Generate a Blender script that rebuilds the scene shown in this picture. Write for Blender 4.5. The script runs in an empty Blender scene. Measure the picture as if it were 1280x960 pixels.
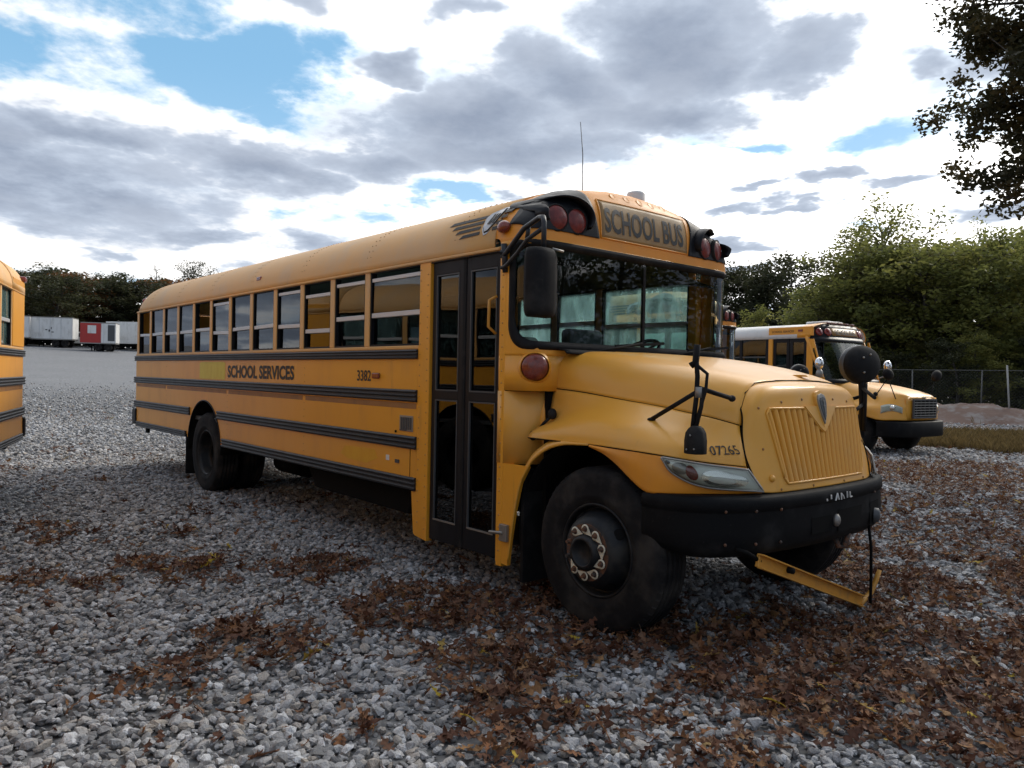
import bpy, bmesh, math, random
import numpy as np
from mathutils import Vector, Matrix
R = math.radians
C = bpy.context.scene.collection
scene = bpy.context.scene
rng = np.random.default_rng(7)
random.seed(7)

# ------------------------------------------------------------------ camera
cam = bpy.data.cameras.new('camera'); camo = bpy.data.objects.new('camera', cam); C.objects.link(camo)
cr = Vector((0.65395108, 0.75627601, 0.01986414)); cu = Vector((-0.02098359, -0.00811459, 0.99974689)); cf = Vector((-0.75624577, 0.65420238, -0.01056283))
M = Matrix((cr, cu, -cf)).transposed().to_4x4(); M.translation = (3.2412, -4.6814, 1.6016)
camo.matrix_world = M
cam.sensor_width = 36; cam.lens = 953.245 / 1280 * 36; cam.clip_start = .05; cam.clip_end = 3000
scene.camera = camo

# ------------------------------------------------------------------ light
SUN_AZ, SUN_EL = R(88), R(34)       # towards the sun: beyond the bus, to the right
sd = Vector((math.cos(SUN_AZ) * math.cos(SUN_EL), math.sin(SUN_AZ) * math.cos(SUN_EL), math.sin(SUN_EL)))
sl = bpy.data.lights.new('sun', 'SUN'); sl.energy = 1.5; sl.angle = R(14); sl.color = (1, .93, .82)
so = bpy.data.objects.new('sun', sl); C.objects.link(so); so.rotation_euler = (-sd).to_track_quat('-Z', 'Y').to_euler()
scene.view_settings.view_transform = 'Standard'; scene.view_settings.look = 'None'
scene.view_settings.exposure = 0.7; scene.view_settings.gamma = 1.0
scene.view_settings.use_curve_mapping = False

# ------------------------------------------------------------------ node helper
class NT:
    def __init__(s, tree): s.t = tree; tree.nodes.clear()
    def n(s, typ, **kw):
        nd = s.t.nodes.new(typ)
        for k, v in kw.items():
            if k.startswith('_'): setattr(nd, k[1:], v)
        for k, v in kw.items():
            if not k.startswith('_'):
                key = int(k[1:]) if k[0] == 'i' and k[1:].isdigit() else k.replace('__', ' ')
                s.put(nd, key, v)
        return nd
    def put(s, nd, key, v):
        sock = nd.inputs[key]
        if hasattr(v, 'outputs'): v = v.outputs[0]
        if isinstance(v, bpy.types.NodeSocket): s.t.links.new(v, sock)
        else: sock.default_value = v
    def m(s, op, a, b=0.0, c=0.0, clamp=False):
        nd = s.n('ShaderNodeMath', _operation=op, _use_clamp=clamp, i0=a, i1=b, i2=c); return nd.outputs[0]
    def vm(s, op, a, b=(0, 0, 0)):
        nd = s.n('ShaderNodeVectorMath', _operation=op, i0=a, i1=b)
        return nd.outputs['Value'] if op in ('LENGTH', 'DOT_PRODUCT') else nd.outputs[0]
    def ss(s, x, a, b, lo=0., hi=1.):
        nd = s.n('ShaderNodeMapRange', _interpolation_type='SMOOTHSTEP', i0=x, i1=a, i2=b, i3=lo, i4=hi); return nd.outputs[0]
    def mix(s, f, a, b):
        nd = s.n('ShaderNodeMix', _data_type='RGBA'); s.put(nd, 0, f); s.put(nd, 6, a); s.put(nd, 7, b); return nd.outputs[2]
    def noise(s, vec, scale, detail=4, rough=.55, lac=2.0):
        nd = s.n('ShaderNodeTexNoise', Scale=scale, Detail=detail, Roughness=rough, Lacunarity=lac)
        if vec is not None: s.put(nd, 'Vector', vec)
        return nd.outputs[0]

# ------------------------------------------------------------------ sky
world = bpy.data.worlds.new('World'); scene.world = world; world.use_nodes = True
def make_sky():
    N = NT(world.node_tree)
    tc = N.n('ShaderNodeTexCoord').outputs['Generated']
    d = N.vm('NORMALIZE', tc)
    F = (-.7563, .6542, 0); Rr = (.6542, .7563, 0)
    x = N.vm('DOT_PRODUCT', d, F); y = N.vm('DOT_PRODUCT', d, Rr)
    sep = N.n('ShaderNodeSeparateXYZ', i0=d); z = sep.outputs[2]
    az = N.m('MULTIPLY', N.m('ARCTAN2', y, x), 57.2958); el = N.m('MULTIPLY', N.m('ARCSINE', z), 57.2958)
    zz = N.m('ADD', N.m('MAXIMUM', z, 0.0), .13)
    pl = N.n('ShaderNodeCombineXYZ', i0=N.m('DIVIDE', x, zz), i1=N.m('DIVIDE', y, zz), i2=0.0).outputs[0]
    n1 = N.noise(pl, 1.7, 9, .60)       # cloud lumps
    n2 = N.noise(N.vm('ADD', pl, (7.3, 2.1, 4.0)), 3.8, 7, .64)
    n3 = N.noise(N.vm('ADD', pl, (3.1, 9.7, 1.0)), .55, 3, .5)    # where the sky opens, over the whole dome
    n4 = N.noise(N.vm('ADD', pl, (-5.1, 1.7, 8.0)), .8, 4, .5)
    n5 = N.noise(N.vm('ADD', pl, (4.4, 8.2, 3.0)), 9., 5, .65)
    warp = N.m('ADD', N.m('ADD', N.m('MULTIPLY', N.m('SUBTRACT', n1, .5), 1.6), N.m('MULTIPLY', N.m('SUBTRACT', n2, .5), .9)), N.m('MULTIPLY', N.m('SUBTRACT', n5, .5), .5))
    wa = N.m('SUBTRACT', N.noise(N.vm('ADD', pl, (1.3, 5.5, 2.0)), 1.9, 5, .6), .5); wb = N.m('SUBTRACT', N.noise(N.vm('ADD', pl, (8.8, 3.3, 6.0)), 1.9, 5, .6), .5)
    wk = N.ss(el, 3, 22, .35, 1.0)
    az0 = az; az = N.m('ADD', az, N.m('MULTIPLY', wa, 15.)); el0 = el; el = N.m('ADD', el, N.m('MULTIPLY', N.m('MULTIPLY', wb, wk), 9.))
    def field(blobs, power):
        acc = None
        for (a, e, ra, re, w) in blobs:
            q = N.n('ShaderNodeCombineXYZ', i0=N.m('MULTIPLY', N.m('SUBTRACT', az, a), 1 / ra), i1=N.m('MULTIPLY', N.m('SUBTRACT', el, e), 1 / re), i2=0.0)
            l = N.vm('LENGTH', q.outputs[0])
            g = N.ss(l, 0, power, w, 0)
            acc = g if acc is None else N.m('MAXIMUM', acc, g)
        return acc
    GREY, BLUE = SKY_GREY, SKY_BLUE
    # the same broad weather carries on all round: noise decides where nothing is listed
    g = N.m('MAXIMUM', field(GREY, 1.6), N.m('MULTIPLY', N.ss(N.m('ABSOLUTE', az), 38, 60), N.ss(n4, .26, .50)))
    b = N.m('MAXIMUM', field(BLUE, 1.6), N.m('MULTIPLY', N.ss(N.m('ABSOLUTE', az), 38, 60), N.ss(n3, .50, .66)))
    D = N.m('ADD', g, N.m('MULTIPLY', warp, .62))
    gm = N.ss(D, .22, .66); gd = N.ss(D, .38, 1.15)
    bm = N.ss(N.m('ADD', b, N.m('MULTIPLY', warp, -.95)), .22, .80)
    sky = N.n('ShaderNodeTexSky', _sky_type='NISHITA', _sun_disc=False, _sun_elevation=SUN_EL, _sun_rotation=R(90) - SUN_AZ, _air_density=1.0, _dust_density=.6, _ozone_density=2.0)
    blue = N.mix(.72, N.n('ShaderNodeVectorMath', _operation='SCALE', i0=sky.outputs[0], Scale=.085).outputs[0], (.175, .37, .56, 1))
    blue = N.mix(N.ss(el0, 2, 22, .75, 0), blue, (.42, .57, .72, 1))
    # bright cloud, brighter towards the sun, thinning here and there to a pale blue veil
    cs = N.vm('DOT_PRODUCT', d, tuple(sd))
    wl = N.m('MULTIPLY', N.ss(cs, .3, 1.0, .82, 1.9), N.m('ADD', .78, N.m('MULTIPLY', n2, .42)))
    white = N.n('ShaderNodeVectorMath', _operation='SCALE', i0=(1.0, .985, .965), Scale=wl).outputs[0]
    veil = N.m('MULTIPLY', N.ss(N.noise(N.vm('ADD', pl, (2.2, 6.1, 9.0)), 1.15, 6, .6), .47, .68), .8)
    white = N.mix(veil, white, (.42, .56, .70, 1))
    lump = N.ss(N.m('ADD', n1, N.m('MULTIPLY', N.m('SUBTRACT', n2, .5), .9)), .30, .74)
    grey = N.mix(gd, (.42, .475, .56, 1), (.150, .185, .255, 1))
    grey = N.mix(N.m('MULTIPLY', lump, .55), grey, (.36, .40, .47, 1))
    c = N.mix(gm, white, grey)
    c = N.mix(N.m('MULTIPLY', bm, N.m('SUBTRACT', 1.0, N.m('MULTIPLY', gm, .9))), c, blue)
    bg = N.n('ShaderNodeBackground', Color=c, Strength=1.0)
    out = N.n('ShaderNodeOutputWorld', Surface=bg)
# azimuth (right of the bus's corner), elevation, half widths, weight -- in degrees
SKY_GREY = [(-30, 11.5, 12, 3.6, 1), (-30, 15, 8, 1.8, 1), (-34, 13, 6, 4, 1), (-19.3, 14.3, 6.5, 2.2, 1), (-11, 15.5, 7, 2.4, .9), (-4, 18.5, 12, 3.4, 1), (3, 21, 8, 3.6, 1), (13, 23, 10, 4.6, 1), (21, 21.5, 6, 2.6, .85), (-.5, 16.5, 13, 2.6, 1),
             (10, 19, 9, 2.6, 1), (-10, 22.5, 2.6, 1.2, .9), (-16, 26.5, 4, 1.6, .8), (-3, 25.5, 6, 1.0, .75), (28, 20.5, 3, 1.0, .8), (33, 20, 6, 2.2, .8),
             (17.5, 13.5, 2.4, .6, .8), (21.5, 13.6, 3.2, .8, .85), (17, 11.6, 5, .8, .9), (21, 11.2, 2.6, .7, .8), (14.6, 9.6, 4, .5, .8), (26, 12.5, 5, .6, .8), (32, 11.5, 5, .9, .8), (30, 8.8, 4, .6, .7), (18, 8.2, 4, .5, .7),
             (-15.5, 9.3, 4, 1.3, .85), (-32, 9.2, 4.5, .9, .8), (-22.5, 9.6, 4, 1, .85), (-28, 7.6, 4, .5, .7), (-18.5, 7.4, 3.5, .5, .6), (-1.7, 13.3, 2.6, .7, .75)]
SKY_BLUE = [(-30, 24.5, 12, 3.6, 1), (-22, 20.3, 11, 3.0, 1), (-34, 19.5, 9, 3, 1), (-18, 22.5, 7, 3, 1), (-14.5, 23, 4, 2.5, .9), (-6.5, 13.2, 4.5, 1.0, .85), (-16.5, 18, 5, 1.6, .8), (-11, 11.6, 3, .8, .7), (-16, 11.6, 2.4, .8, .7),
            (15, 17, 8, 1.0, .8), (25, 16.2, 5.5, 1.6, .85), (8, 15.6, 5, .7, .7), (21, 26.6, 4, .9, .8), (33, 15.3, 4, .8, .7), (-26, 5.8, 8, .5, .7), (-9, 9.5, 2.5, .7, .6), (24, 9.8, 4, .5, .55)]
make_sky()

# ------------------------------------------------------------------ materials
def pbr(name, col, rough=.5, metal=0., coat=0., spec=None, fn=None):
    m = bpy.data.materials.new(name); m.use_nodes = True
    N = NT(m.node_tree)
    b = N.n('ShaderNodeBsdfPrincipled'); b.inputs['Base Color'].default_value = (*col, 1); b.inputs['Roughness'].default_value = rough
    b.inputs['Metallic'].default_value = metal; b.inputs['Coat Weight'].default_value = coat; b.inputs['Coat Roughness'].default_value = .15
    if spec is not None: b.inputs['Specular IOR Level'].default_value = spec
    o = N.n('ShaderNodeOutputMaterial', Surface=b)
    if fn: fn(N, b, o)
    return m
def grime(c1, c2, scale=3., lo=.45, hi=.75, bump=0., streak=True, rough=(.35, .6), fine=60., runs=0.):
    def f(N, b, o):
        co = N.n('ShaderNodeTexCoord').outputs['Object']
        v = N.vm('MULTIPLY', co, (1, 1, .35)) if streak else co
        a = N.noise(v, scale, 6, .62)
        q = N.ss(a, lo, hi)
        sp = N.ss(N.noise(co, fine, 3, .6), .62, .75)
        f2 = N.m('MAXIMUM', q, N.m('MULTIPLY', sp, .5))
        base = N.mix(f2, (*c1, 1), (*c2, 1))
        if runs:        # thin dirty runs and scuffs
            rn = N.ss(N.noise(N.vm('MULTIPLY', co, (14, 14, .9)), 1.0, 4, .6), .60, .74); pt = N.ss(N.noise(co, .9, 3, .5), .42, .62)
            scf = N.ss(N.noise(N.vm('MULTIPLY', co, (2.5, 2.5, 26)), 1.0, 5, .7), .68, .76)
            base = N.mix(N.m('MULTIPLY', N.m('MAXIMUM', N.m('MULTIPLY', rn, pt), N.m('MULTIPLY', scf, .6)), runs), base, (.20, .11, .045, 1))
        N.put(b, 'Base Color', base)
        N.put(b, 'Roughness', N.m('ADD', rough[0], N.m('MULTIPLY', a, rough[1] - rough[0])))
        if bump:
            bp = N.n('ShaderNodeBump', Strength=bump, Distance=.01, Height=N.noise(co, 7., 2, .5)); N.put(b, 'Normal', bp)
    return f
MAT = {}
MAT['yellow'] = pbr('bus_yellow', (.74, .335, .04), .4, coat=.25, fn=grime((.80, .345, .022), (.68, .30, .045), 2.2, .45, .8, .09, runs=.38))
MAT['roofyellow'] = pbr('roof_yellow', (.64, .33, .10), .5, fn=grime((.72, .39, .12), (.64, .40, .19), 2.0, .4, .7, .05, False, (.4, .6), runs=.2))
MAT['hoodyellow'] = pbr('hood_yellow', (.66, .33, .06), .42, coat=.2, fn=grime((.76, .36, .040), (.68, .37, .10), 1.8, .42, .8, .05, False, (.34, .5), runs=.16))
MAT['capyellow'] = pbr('cap_yellow', (.66, .25, .03), .45, fn=grime((.74, .28, .018), (.62, .25, .04), 3., .45, .8, .03))
MAT['black'] = pbr('black_trim', (.010, .011, .014), .42, spec=.22, fn=grime((.008, .009, .012), (.022, .023, .026), 5., .5, .8, .05))
MAT['bumperblack'] = pbr('bumper_black', (.007, .007, .008), .6, spec=.12, fn=grime((.006, .0065, .0075), (.030, .030, .030), 4., .52, .85, .12, False, (.45, .8)))
MAT['rubber'] = pbr('rubber', (.012, .012, .013), .75, spec=.2, fn=grime((.008, .008, .009), (.026, .025, .024), 6., .42, .75, .15, False, (.65, .85)))
MAT['tyre'] = pbr('tyre_rubber', (.012, .012, .012), .8, spec=.2, fn=grime((.008, .008, .009), (.040, .036, .032), 4., .4, .7, .1, False, (.7, .9)))
MAT['railblack'] = pbr('rail_black', (.03, .034, .042), .35, fn=grime((.013, .015, .020), (.045, .048, .055), 4., .5, .85, .05))
MAT['rimblack'] = pbr('rim_black', (.012, .013, .015), .45, spec=.3, fn=grime((.009, .010, .012), (.03, .028, .025), 7., .45, .7, .05, False))
MAT['rust'] = pbr('rusty_steel', (.10, .05, .03), .8, fn=grime((.05, .04, .035), (.16, .07, .035), 25., .4, .6, .2, False, (.6, .9)))
MAT['alu'] = pbr('aluminium', (.62, .62, .62), .35, metal=.85, fn=grime((.62, .62, .62), (.45, .44, .42), 12., .4, .7, 0, False))
MAT['silver'] = pbr('silver_sash', (.55, .56, .57), .4, metal=.3)
MAT['steel'] = pbr('dull_steel', (.30, .29, .27), .5, metal=.7)
MAT['chrome'] = pbr('chrome', (.8, .8, .8), .08, metal=1.)
MAT['chassis'] = pbr('chassis_black', (.006, .006, .006), .8, spec=.1)
MAT['red'] = pbr('red_lens', (.30, .02, .012), .2, coat=.5, fn=grime((.24, .02, .012), (.13, .014, .010), 18., .4, .7, .3, False, (.15, .3)))
MAT['redlamp'] = pbr('red_lamp', (.33, .045, .035), .3, fn=grime((.20, .028, .020), (.13, .016, .014), 26., .4, .6, .4, False, (.2, .4)))
MAT['amber'] = pbr('amber_lens', (.42, .085, .02), .25, coat=.4, fn=grime((.22, .036, .016), (.13, .020, .012), 18., .4, .7, .3, False, (.2, .35)))
MAT['rivet'] = pbr('rivet_yellow', (.40, .20, .06), .55)
MAT['yellowpatch'] = pbr('yellow_overpaint', (.62, .42, .02), .5, fn=grime((.70, .56, .035), (.64, .47, .03), 9., .4, .7, 0, True, (.4, .6)))
MAT['fadedpatch'] = pbr('faded_overpaint', (.74, .38, .02), .5, fn=grime((.75, .39, .02), (.72, .34, .02), 9., .4, .7, 0, True, (.4, .6)))
MAT['railstain'] = pbr('old_rail_stain', (.36, .17, .055), .6, fn=grime((.36, .165, .05), (.27, .14, .06), 6., .4, .7, 0, True, (.5, .7)))
MAT['signfilm'] = pbr('sign_film', (.30, .17, .05), .45, fn=grime((.31, .18, .055), (.25, .15, .06), 9., .4, .7, 0, False))
MAT['ink'] = pbr('black_lettering', (.012, .012, .013), .5)
MAT['wornink'] = pbr('worn_lettering', (.03, .022, .015), .55, fn=grime((.018, .016, .014), (.12, .065, .02), 22., .55, .75, 0, True, (.5, .6)))
MAT['white'] = pbr('white_paint', (.72, .72, .70), .45, fn=grime((.72, .72, .70), (.52, .51, .48), 2.5, .45, .75, 0, True, (.4, .6)))
MAT['seat'] = pbr('seat_vinyl', (.035, .045, .055), .5)
MAT['interior'] = pbr('interior_panel', (.10, .11, .11), .6)
MAT['headgrey'] = pbr('headlamp_housing', (.62, .64, .60), .35, metal=.2)
MAT['reflector'] = pbr('lamp_reflector', (.75, .75, .72), .12, metal=.9)
MAT['darkgrey'] = pbr('dark_grey', (.06, .065, .07), .5)
MAT['redpaint'] = pbr('red_paint', (.42, .03, .025), .45, fn=grime((.42, .03, .025), (.30, .03, .03), 2., .45, .75, 0))
MAT['bluepaint'] = pbr('blue_paint', (.05, .19, .45), .4)
MAT['armyellow'] = pbr('arm_yellow', (.55, .26, .035), .5, fn=grime((.57, .27, .035), (.36, .19, .06), 9., .45, .75, 0, False))
MAT['wood'] = pbr('grey_post', (.12, .12, .115), .8)
MAT['wire'] = pbr('galvanised_wire', (.07, .075, .07), .7)
MAT['palewood'] = pbr('pale_pole', (.36, .36, .34), .8)

def glass(name, tint, f0=1.5, boost=1.0, rough=.01, wave=0.):
    m = bpy.data.materials.new(name); m.use_nodes = True; N = NT(m.node_tree)
    fr = N.n('ShaderNodeFresnel', IOR=f0)
    fac = N.m('MULTIPLY', fr.outputs[0], boost, clamp=True)
    tr = N.n('ShaderNodeBsdfTransparent', Color=(*tint, 1)); gl = N.n('ShaderNodeBsdfGlossy', Roughness=rough, Color=(.95, .97, 1, 1))
    if wave:
        co = N.n('ShaderNodeTexCoord').outputs['Object']
        bp = N.n('ShaderNodeBump', Strength=wave, Distance=.02, Height=N.noise(co, 2.6, 1, .4)); N.put(gl, 'Normal', bp)
    mx = N.n('ShaderNodeMixShader', i0=fac, i1=tr, i2=gl)
    N.n('ShaderNodeOutputMaterial', Surface=mx); return m
MAT['glass'] = glass('window_glass', (.15, .18, .195), 1.5, .9, wave=.05)
def dusty_glass():
    m = glass('dusty_window_glass', (.66, .78, .76), 1.48, 1.0, wave=.05); N = NT.__new__(NT); N.t = m.node_tree
    mx = [n for n in m.node_tree.nodes if n.type == 'MIX_SHADER'][0]; out = [n for n in m.node_tree.nodes if n.type == 'OUTPUT_MATERIAL'][0]
    co = N.n('ShaderNodeTexCoord').outputs['Object']; tl = N.n('ShaderNodeBsdfTranslucent', Color=(.55, .74, .72, 1))
    f = N.m('ADD', .12, N.m('MULTIPLY', N.ss(N.noise(N.vm('MULTIPLY', co, (3, 3, 1)), 2., 5, .6), .4, .7), .28))
    m2 = N.n('ShaderNodeMixShader', i0=f, i1=mx, i2=tl); m.node_tree.links.new(m2.outputs[0], out.inputs[0]); return m
MAT['clearglass'] = dusty_glass()
MAT['doorglass'] = glass('door_glass', (.22, .27, .29), 1.5, 1.0, wave=.05)
MAT['wsglass'] = glass('windshield_glass', (.78, .89, .87), 1.45, .85)
MAT['lens'] = glass('headlamp_lens', (.93, .95, .90), 1.45, 1.2, .12)
MAT['mirrorglass'] = pbr('mirror_glass', (.9, .9, .9), .02, metal=1.)

# ------------------------------------------------------------------ mesh builder
class MB:
    def __init__(s): s.v = []; s.f = []; s.m = []; s.s = []
    def add(s, vs, fs, mi=0, sm=False):
        o = len(s.v); s.v += [tuple(v) for v in vs]
        for f in fs: s.f.append(tuple(i + o for i in f)); s.m.append(mi); s.s.append(sm)
        return s
    def box(s, x0, x1, y0, y1, z0, z1, mi=0):
        vs = [(x, y, z) for x in (x0, x1) for y in (y0, y1) for z in (z0, z1)]
        return s.add(vs, [(0, 1, 3, 2), (4, 6, 7, 5), (0, 4, 5, 1), (2, 3, 7, 6), (0, 2, 6, 4), (1, 5, 7, 3)], mi)
    def bar(s, a, b, w, h, mi=0):
        a = Vector(a); b = Vector(b); d = (b - a).normalized()
        up = Vector((0, 0, 1)) if abs(d.z) < .95 else Vector((1, 0, 0))
        x = d.cross(up).normalized() * w / 2; y = x.cross(d).normalized() * h / 2
        vs = [p + sx * x + sy * y for p in (a, b) for sx, sy in ((-1, -1), (1, -1), (1, 1), (-1, 1))]
        return s.add(vs, [(0, 1, 2, 3), (7, 6, 5, 4), (0, 4, 5, 1), (1, 5, 6, 2), (2, 6, 7, 3), (3, 7, 4, 0)], mi)
    def prism(s, poly, axis, a0, a1, mi=0, sm=False):
        n = len(poly)
        def P(u, v, a): return {'x': (a, u, v), 'y': (u, a, v), 'z': (u, v, a)}[axis]
        vs = [P(u, v, a0) for u, v in poly] + [P(u, v, a1) for u, v in poly]
        fs = [tuple(range(n)), tuple(range(2 * n - 1, n - 1, -1))]
        s.add(vs, fs, mi)
        return s.add(vs, [(i, (i + 1) % n, n + (i + 1) % n, n + i) for i in range(n)], mi, sm)
    def tube(s, pts, r, n=8, mi=0, caps=True):
        pts = [Vector(p) for p in pts]; rs = r if isinstance(r, (list, tuple)) else [r] * len(pts)
        rings = []; prev = None
        for i, p in enumerate(pts):
            t = (pts[min(i + 1, len(pts) - 1)] - pts[max(i - 1, 0)]).normalized()
            if prev is None:
                prev = t.cross(Vector((0, 0, 1)) if abs(t.z) < .9 else Vector((1, 0, 0))).normalized()
            u = (prev - t * prev.dot(t)).normalized(); prev = u; w = t.cross(u)
            rings.append([p + (u * math.cos(k * 2 * math.pi / n) + w * math.sin(k * 2 * math.pi / n)) * rs[i] for k in range(n)])
        vs = [v for ring in rings for v in ring]; fs = []
        for i in range(len(rings) - 1):
            for k in range(n): fs.append((i * n + k, i * n + (k + 1) % n, (i + 1) * n + (k + 1) % n, (i + 1) * n + k))
        s.add(vs, fs, mi, True)
        if caps: s.add(rings[0] + rings[-1], [tuple(range(n - 1, -1, -1)), tuple(range(n, 2 * n))], mi)
        return s
    def lathe(s, prof, o, ax, n=32, mi=0, sm=True, a0=0., a1=2 * math.pi):
        o = Vector(o); ax = Vector(ax).normalized()
        u = ax.cross(Vector((0, 0, 1)) if abs(ax.z) < .9 else Vector((1, 0, 0))).normalized(); w = ax.cross(u)
        full = abs(a1 - a0 - 2 * math.pi) < 1e-6; k = n if full else n + 1
        vs = [o + ax * h + (u * math.cos(a0 + (a1 - a0) * j / n) + w * math.sin(a0 + (a1 - a0) * j / n)) * r for r, h in prof for j in range(k)]
        fs = []
        for i in range(len(prof) - 1):
            for j in range(n):
                j2 = (j + 1) % k
                fs.append((i * k + j, i * k + j2, (i + 1) * k + j2, (i + 1) * k + j))
        return s.add(vs, fs, mi, sm)
    def grid(s, P, mi=0, sm=True, keep=None, mif=None):
        a, b = len(P), len(P[0]); vs = [p for row in P for p in row]
        o = len(s.v); s.v += [tuple(v) for v in vs]
        for i in range(a - 1):
            for j in range(b - 1):
                q = (i * b + j, i * b + j + 1, (i + 1) * b + j + 1, (i + 1) * b + j)
                if keep and not keep(sum((Vector(vs[t]) for t in q), Vector()) / 4): continue
                s.f.append(tuple(t + o for t in q)); s.s.append(sm)
                s.m.append(mif(sum((Vector(vs[t]) for t in q), Vector()) / 4) if mif else mi)
        return s
    def ball(s, c, r, nu=14, nv=9, mi=0, zmin=-1., rot=None):
        P = []
        for i in range(nv + 1):
            la = math.asin(zmin) + (math.pi / 2 - math.asin(zmin)) * i / nv
            row = []
            for j in range(nu + 1):
                lo = 2 * math.pi * j / nu
                v = Vector((r[0] * math.cos(la) * math.cos(lo), r[1] * math.cos(la) * math.sin(lo), r[2] * math.sin(la)))
                row.append((rot @ v if rot else v) + Vector(c))
            P.append(row)
        return s.grid(P, mi)
    def mirror(s):
        o = MB(); o.v = [(x, -y, z) for x, y, z in s.v]; o.f = [tuple(reversed(f)) for f in s.f]; o.m = list(s.m); o.s = list(s.s); return o
    def mesh(s, name, mats):
        me = bpy.data.meshes.new(name); me.from_pydata(s.v, [], s.f)
        for m in (mats if isinstance(mats, (list, tuple)) else [mats]): me.materials.append(MAT[m] if isinstance(m, str) else m)
        me.polygons.foreach_set('material_index', s.m); me.polygons.foreach_set('use_smooth', s.s)
        bm = bmesh.new(); bm.from_mesh(me); bmesh.ops.remove_doubles(bm, verts=bm.verts, dist=1e-5); bmesh.ops.recalc_face_normals(bm, faces=bm.faces); bm.to_mesh(me); bm.free()
        me.update(); return me
    def build(s, name, mats, parent=None, bevel=0., solid=0., loc=None, rot=None, off=0.):
        ob = bpy.data.objects.new(name, s.mesh(name, mats)); C.objects.link(ob)
        if parent: ob.parent = parent
        if loc: ob.location = loc
        if rot: ob.rotation_euler = rot
        if solid: md = ob.modifiers.new('solid', 'SOLIDIFY'); md.thickness = solid; md.offset = off
        if bevel: md = ob.modifiers.new('bevel', 'BEVEL'); md.width = bevel; md.segments = 2; md.limit_method = 'ANGLE'; md.angle_limit = R(40)
        return ob
def link_mesh(name, me, parent=None, loc=(0, 0, 0), rot=(0, 0, 0), sc=None):
    ob = bpy.data.objects.new(name, me); C.objects.link(ob); ob.location = loc; ob.rotation_euler = rot
    if parent: ob.parent = parent
    if sc: ob.scale = sc
    return ob
def tag(o, label=None, cat=None, group=None, kind=None):
    for k, v in (('label', label), ('category', cat), ('group', group), ('kind', kind)):
        if v: o[k] = v
    return o
def empty(name, loc=(0, 0, 0), rz=0.):
    o = bpy.data.objects.new(name, None); C.objects.link(o); o.location = loc; o.rotation_euler = (0, 0, rz); o.empty_display_size = .2; return o
def copy_tree(o, parent=None, skip=()):
    c = o.copy(); C.objects.link(c)
    if parent: c.parent = parent
    for ch in list(o.children):
        if ch.name.split('.')[0] not in skip: copy_tree(ch, c, skip)
    return c
def catmull(pts, n):
    P = [np.array(p, float) for p in pts]; P = [2 * P[0] - P[1]] + P + [2 * P[-1] - P[-2]]; k = len(P) - 3; out = []
    for i in range(n):
        t = i / (n - 1) * k; j = min(int(t), k - 1); u = t - j; a, b, c, d = P[j:j + 4]
        out.append(.5 * (2 * b + (c - a) * u + (2 * a - 5 * b + 4 * c - d) * u * u + (3 * b - a - 3 * c + d) * u ** 3))
    return out
def arclen(pts, n):
    P = np.array(catmull(pts, 200)); L = np.r_[0, np.cumsum(np.linalg.norm(np.diff(P, axis=0), axis=1))]
    t = np.linspace(0, L[-1], n); return [np.array([np.interp(a, L, P[:, k]) for k in range(P.shape[1])]) for a in t]
def loft(rows, nc, nr):
    A = [catmull(r, nc) for r in rows]
    return [[Vector(v) for v in r] for r in zip(*[catmull([A[i][j] for i in range(len(A))], nr) for j in range(nc)])]
def text_mb(body, w, h, place, bold=.0, cuts=()):
    cu_ = bpy.data.curves.new('t', 'FONT'); cu_.body = body; cu_.offset = bold; cu_.resolution_u = 3
    ob = bpy.data.objects.new('t', cu_); C.objects.link(ob)
    me = bpy.data.meshes.new_from_object(ob.evaluated_get(bpy.context.evaluated_depsgraph_get()))
    if cuts:
        bm = bmesh.new(); bm.from_mesh(me); y0 = min(v.co.y for v in bm.verts); y1 = max(v.co.y for v in bm.verts)
        for c in cuts: bmesh.ops.bisect_plane(bm, geom=bm.verts[:] + bm.edges[:] + bm.faces[:], plane_co=(0, y0 + (y1 - y0) * c, 0), plane_no=(0, 1, 0))
        bm.to_mesh(me); bm.free()
    V = np.array([v.co[:2] for v in me.vertices]); lo, hi = V.min(0), V.max(0)
    V = (V - lo) / (hi - lo) * (w, h)
    mb = MB(); mb.add([place(u, v) for u, v in V], [tuple(p.vertices) for p in me.polygons])
    C.objects.unlink(ob); bpy.data.objects.remove(ob); bpy.data.curves.remove(cu_); bpy.data.meshes.remove(me)
    return mb

# ------------------------------------------------------------------ terrain
def ground_z(x, y):
    a = np.maximum(0, -np.asarray(x, float) - 12); z = .00037 * a ** 2
    return np.minimum(z, 4.7 + .002 * a)
def gz(x, y): return float(ground_z(x, y))

# ------------------------------------------------------------------ the school bus (x forward, y left, origin on the ground under the front axle)
W = 1.20; XR = -10.10; WX0 = -10.03; WU = .6578; TR = .5215; RAX = -6.924
PLAN_H = [(-.60, 0), (-.60, .3), (-.60, .55), (-.60, .8), (-.603, .95), (-.612, 1.06), (-.635, 1.135), (-.69, 1.18), (-.78, 1.197), (-.93, 1.202)]
PLAN = arclen([(x, -y) for x, y in reversed(PLAN_H)] + PLAN_H[1:], 81)      # front outline from the door side round to the driver's side
def plan_at_y(y):
    ys = [p[1] for p in PLAN]; return float(np.interp(y, ys, [p[0] for p in PLAN]))
ROOF_H = [(1.2, 2.505), (1.2, 2.56), (1.19, 2.63), (1.16, 2.705), (1.09, 2.80), (.97, 2.885), (.80, 2.96), (.55, 3.025), (.28, 3.062), (0, 3.074)]
ROOF = arclen(ROOF_H + [(-y, z) for y, z in reversed(ROOF_H[:-1])], 49)
def roof_z(y):
    h = sorted(ROOF_H); return float(np.interp(abs(y), [p[0] for p in h], [p[1] for p in h]))

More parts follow.
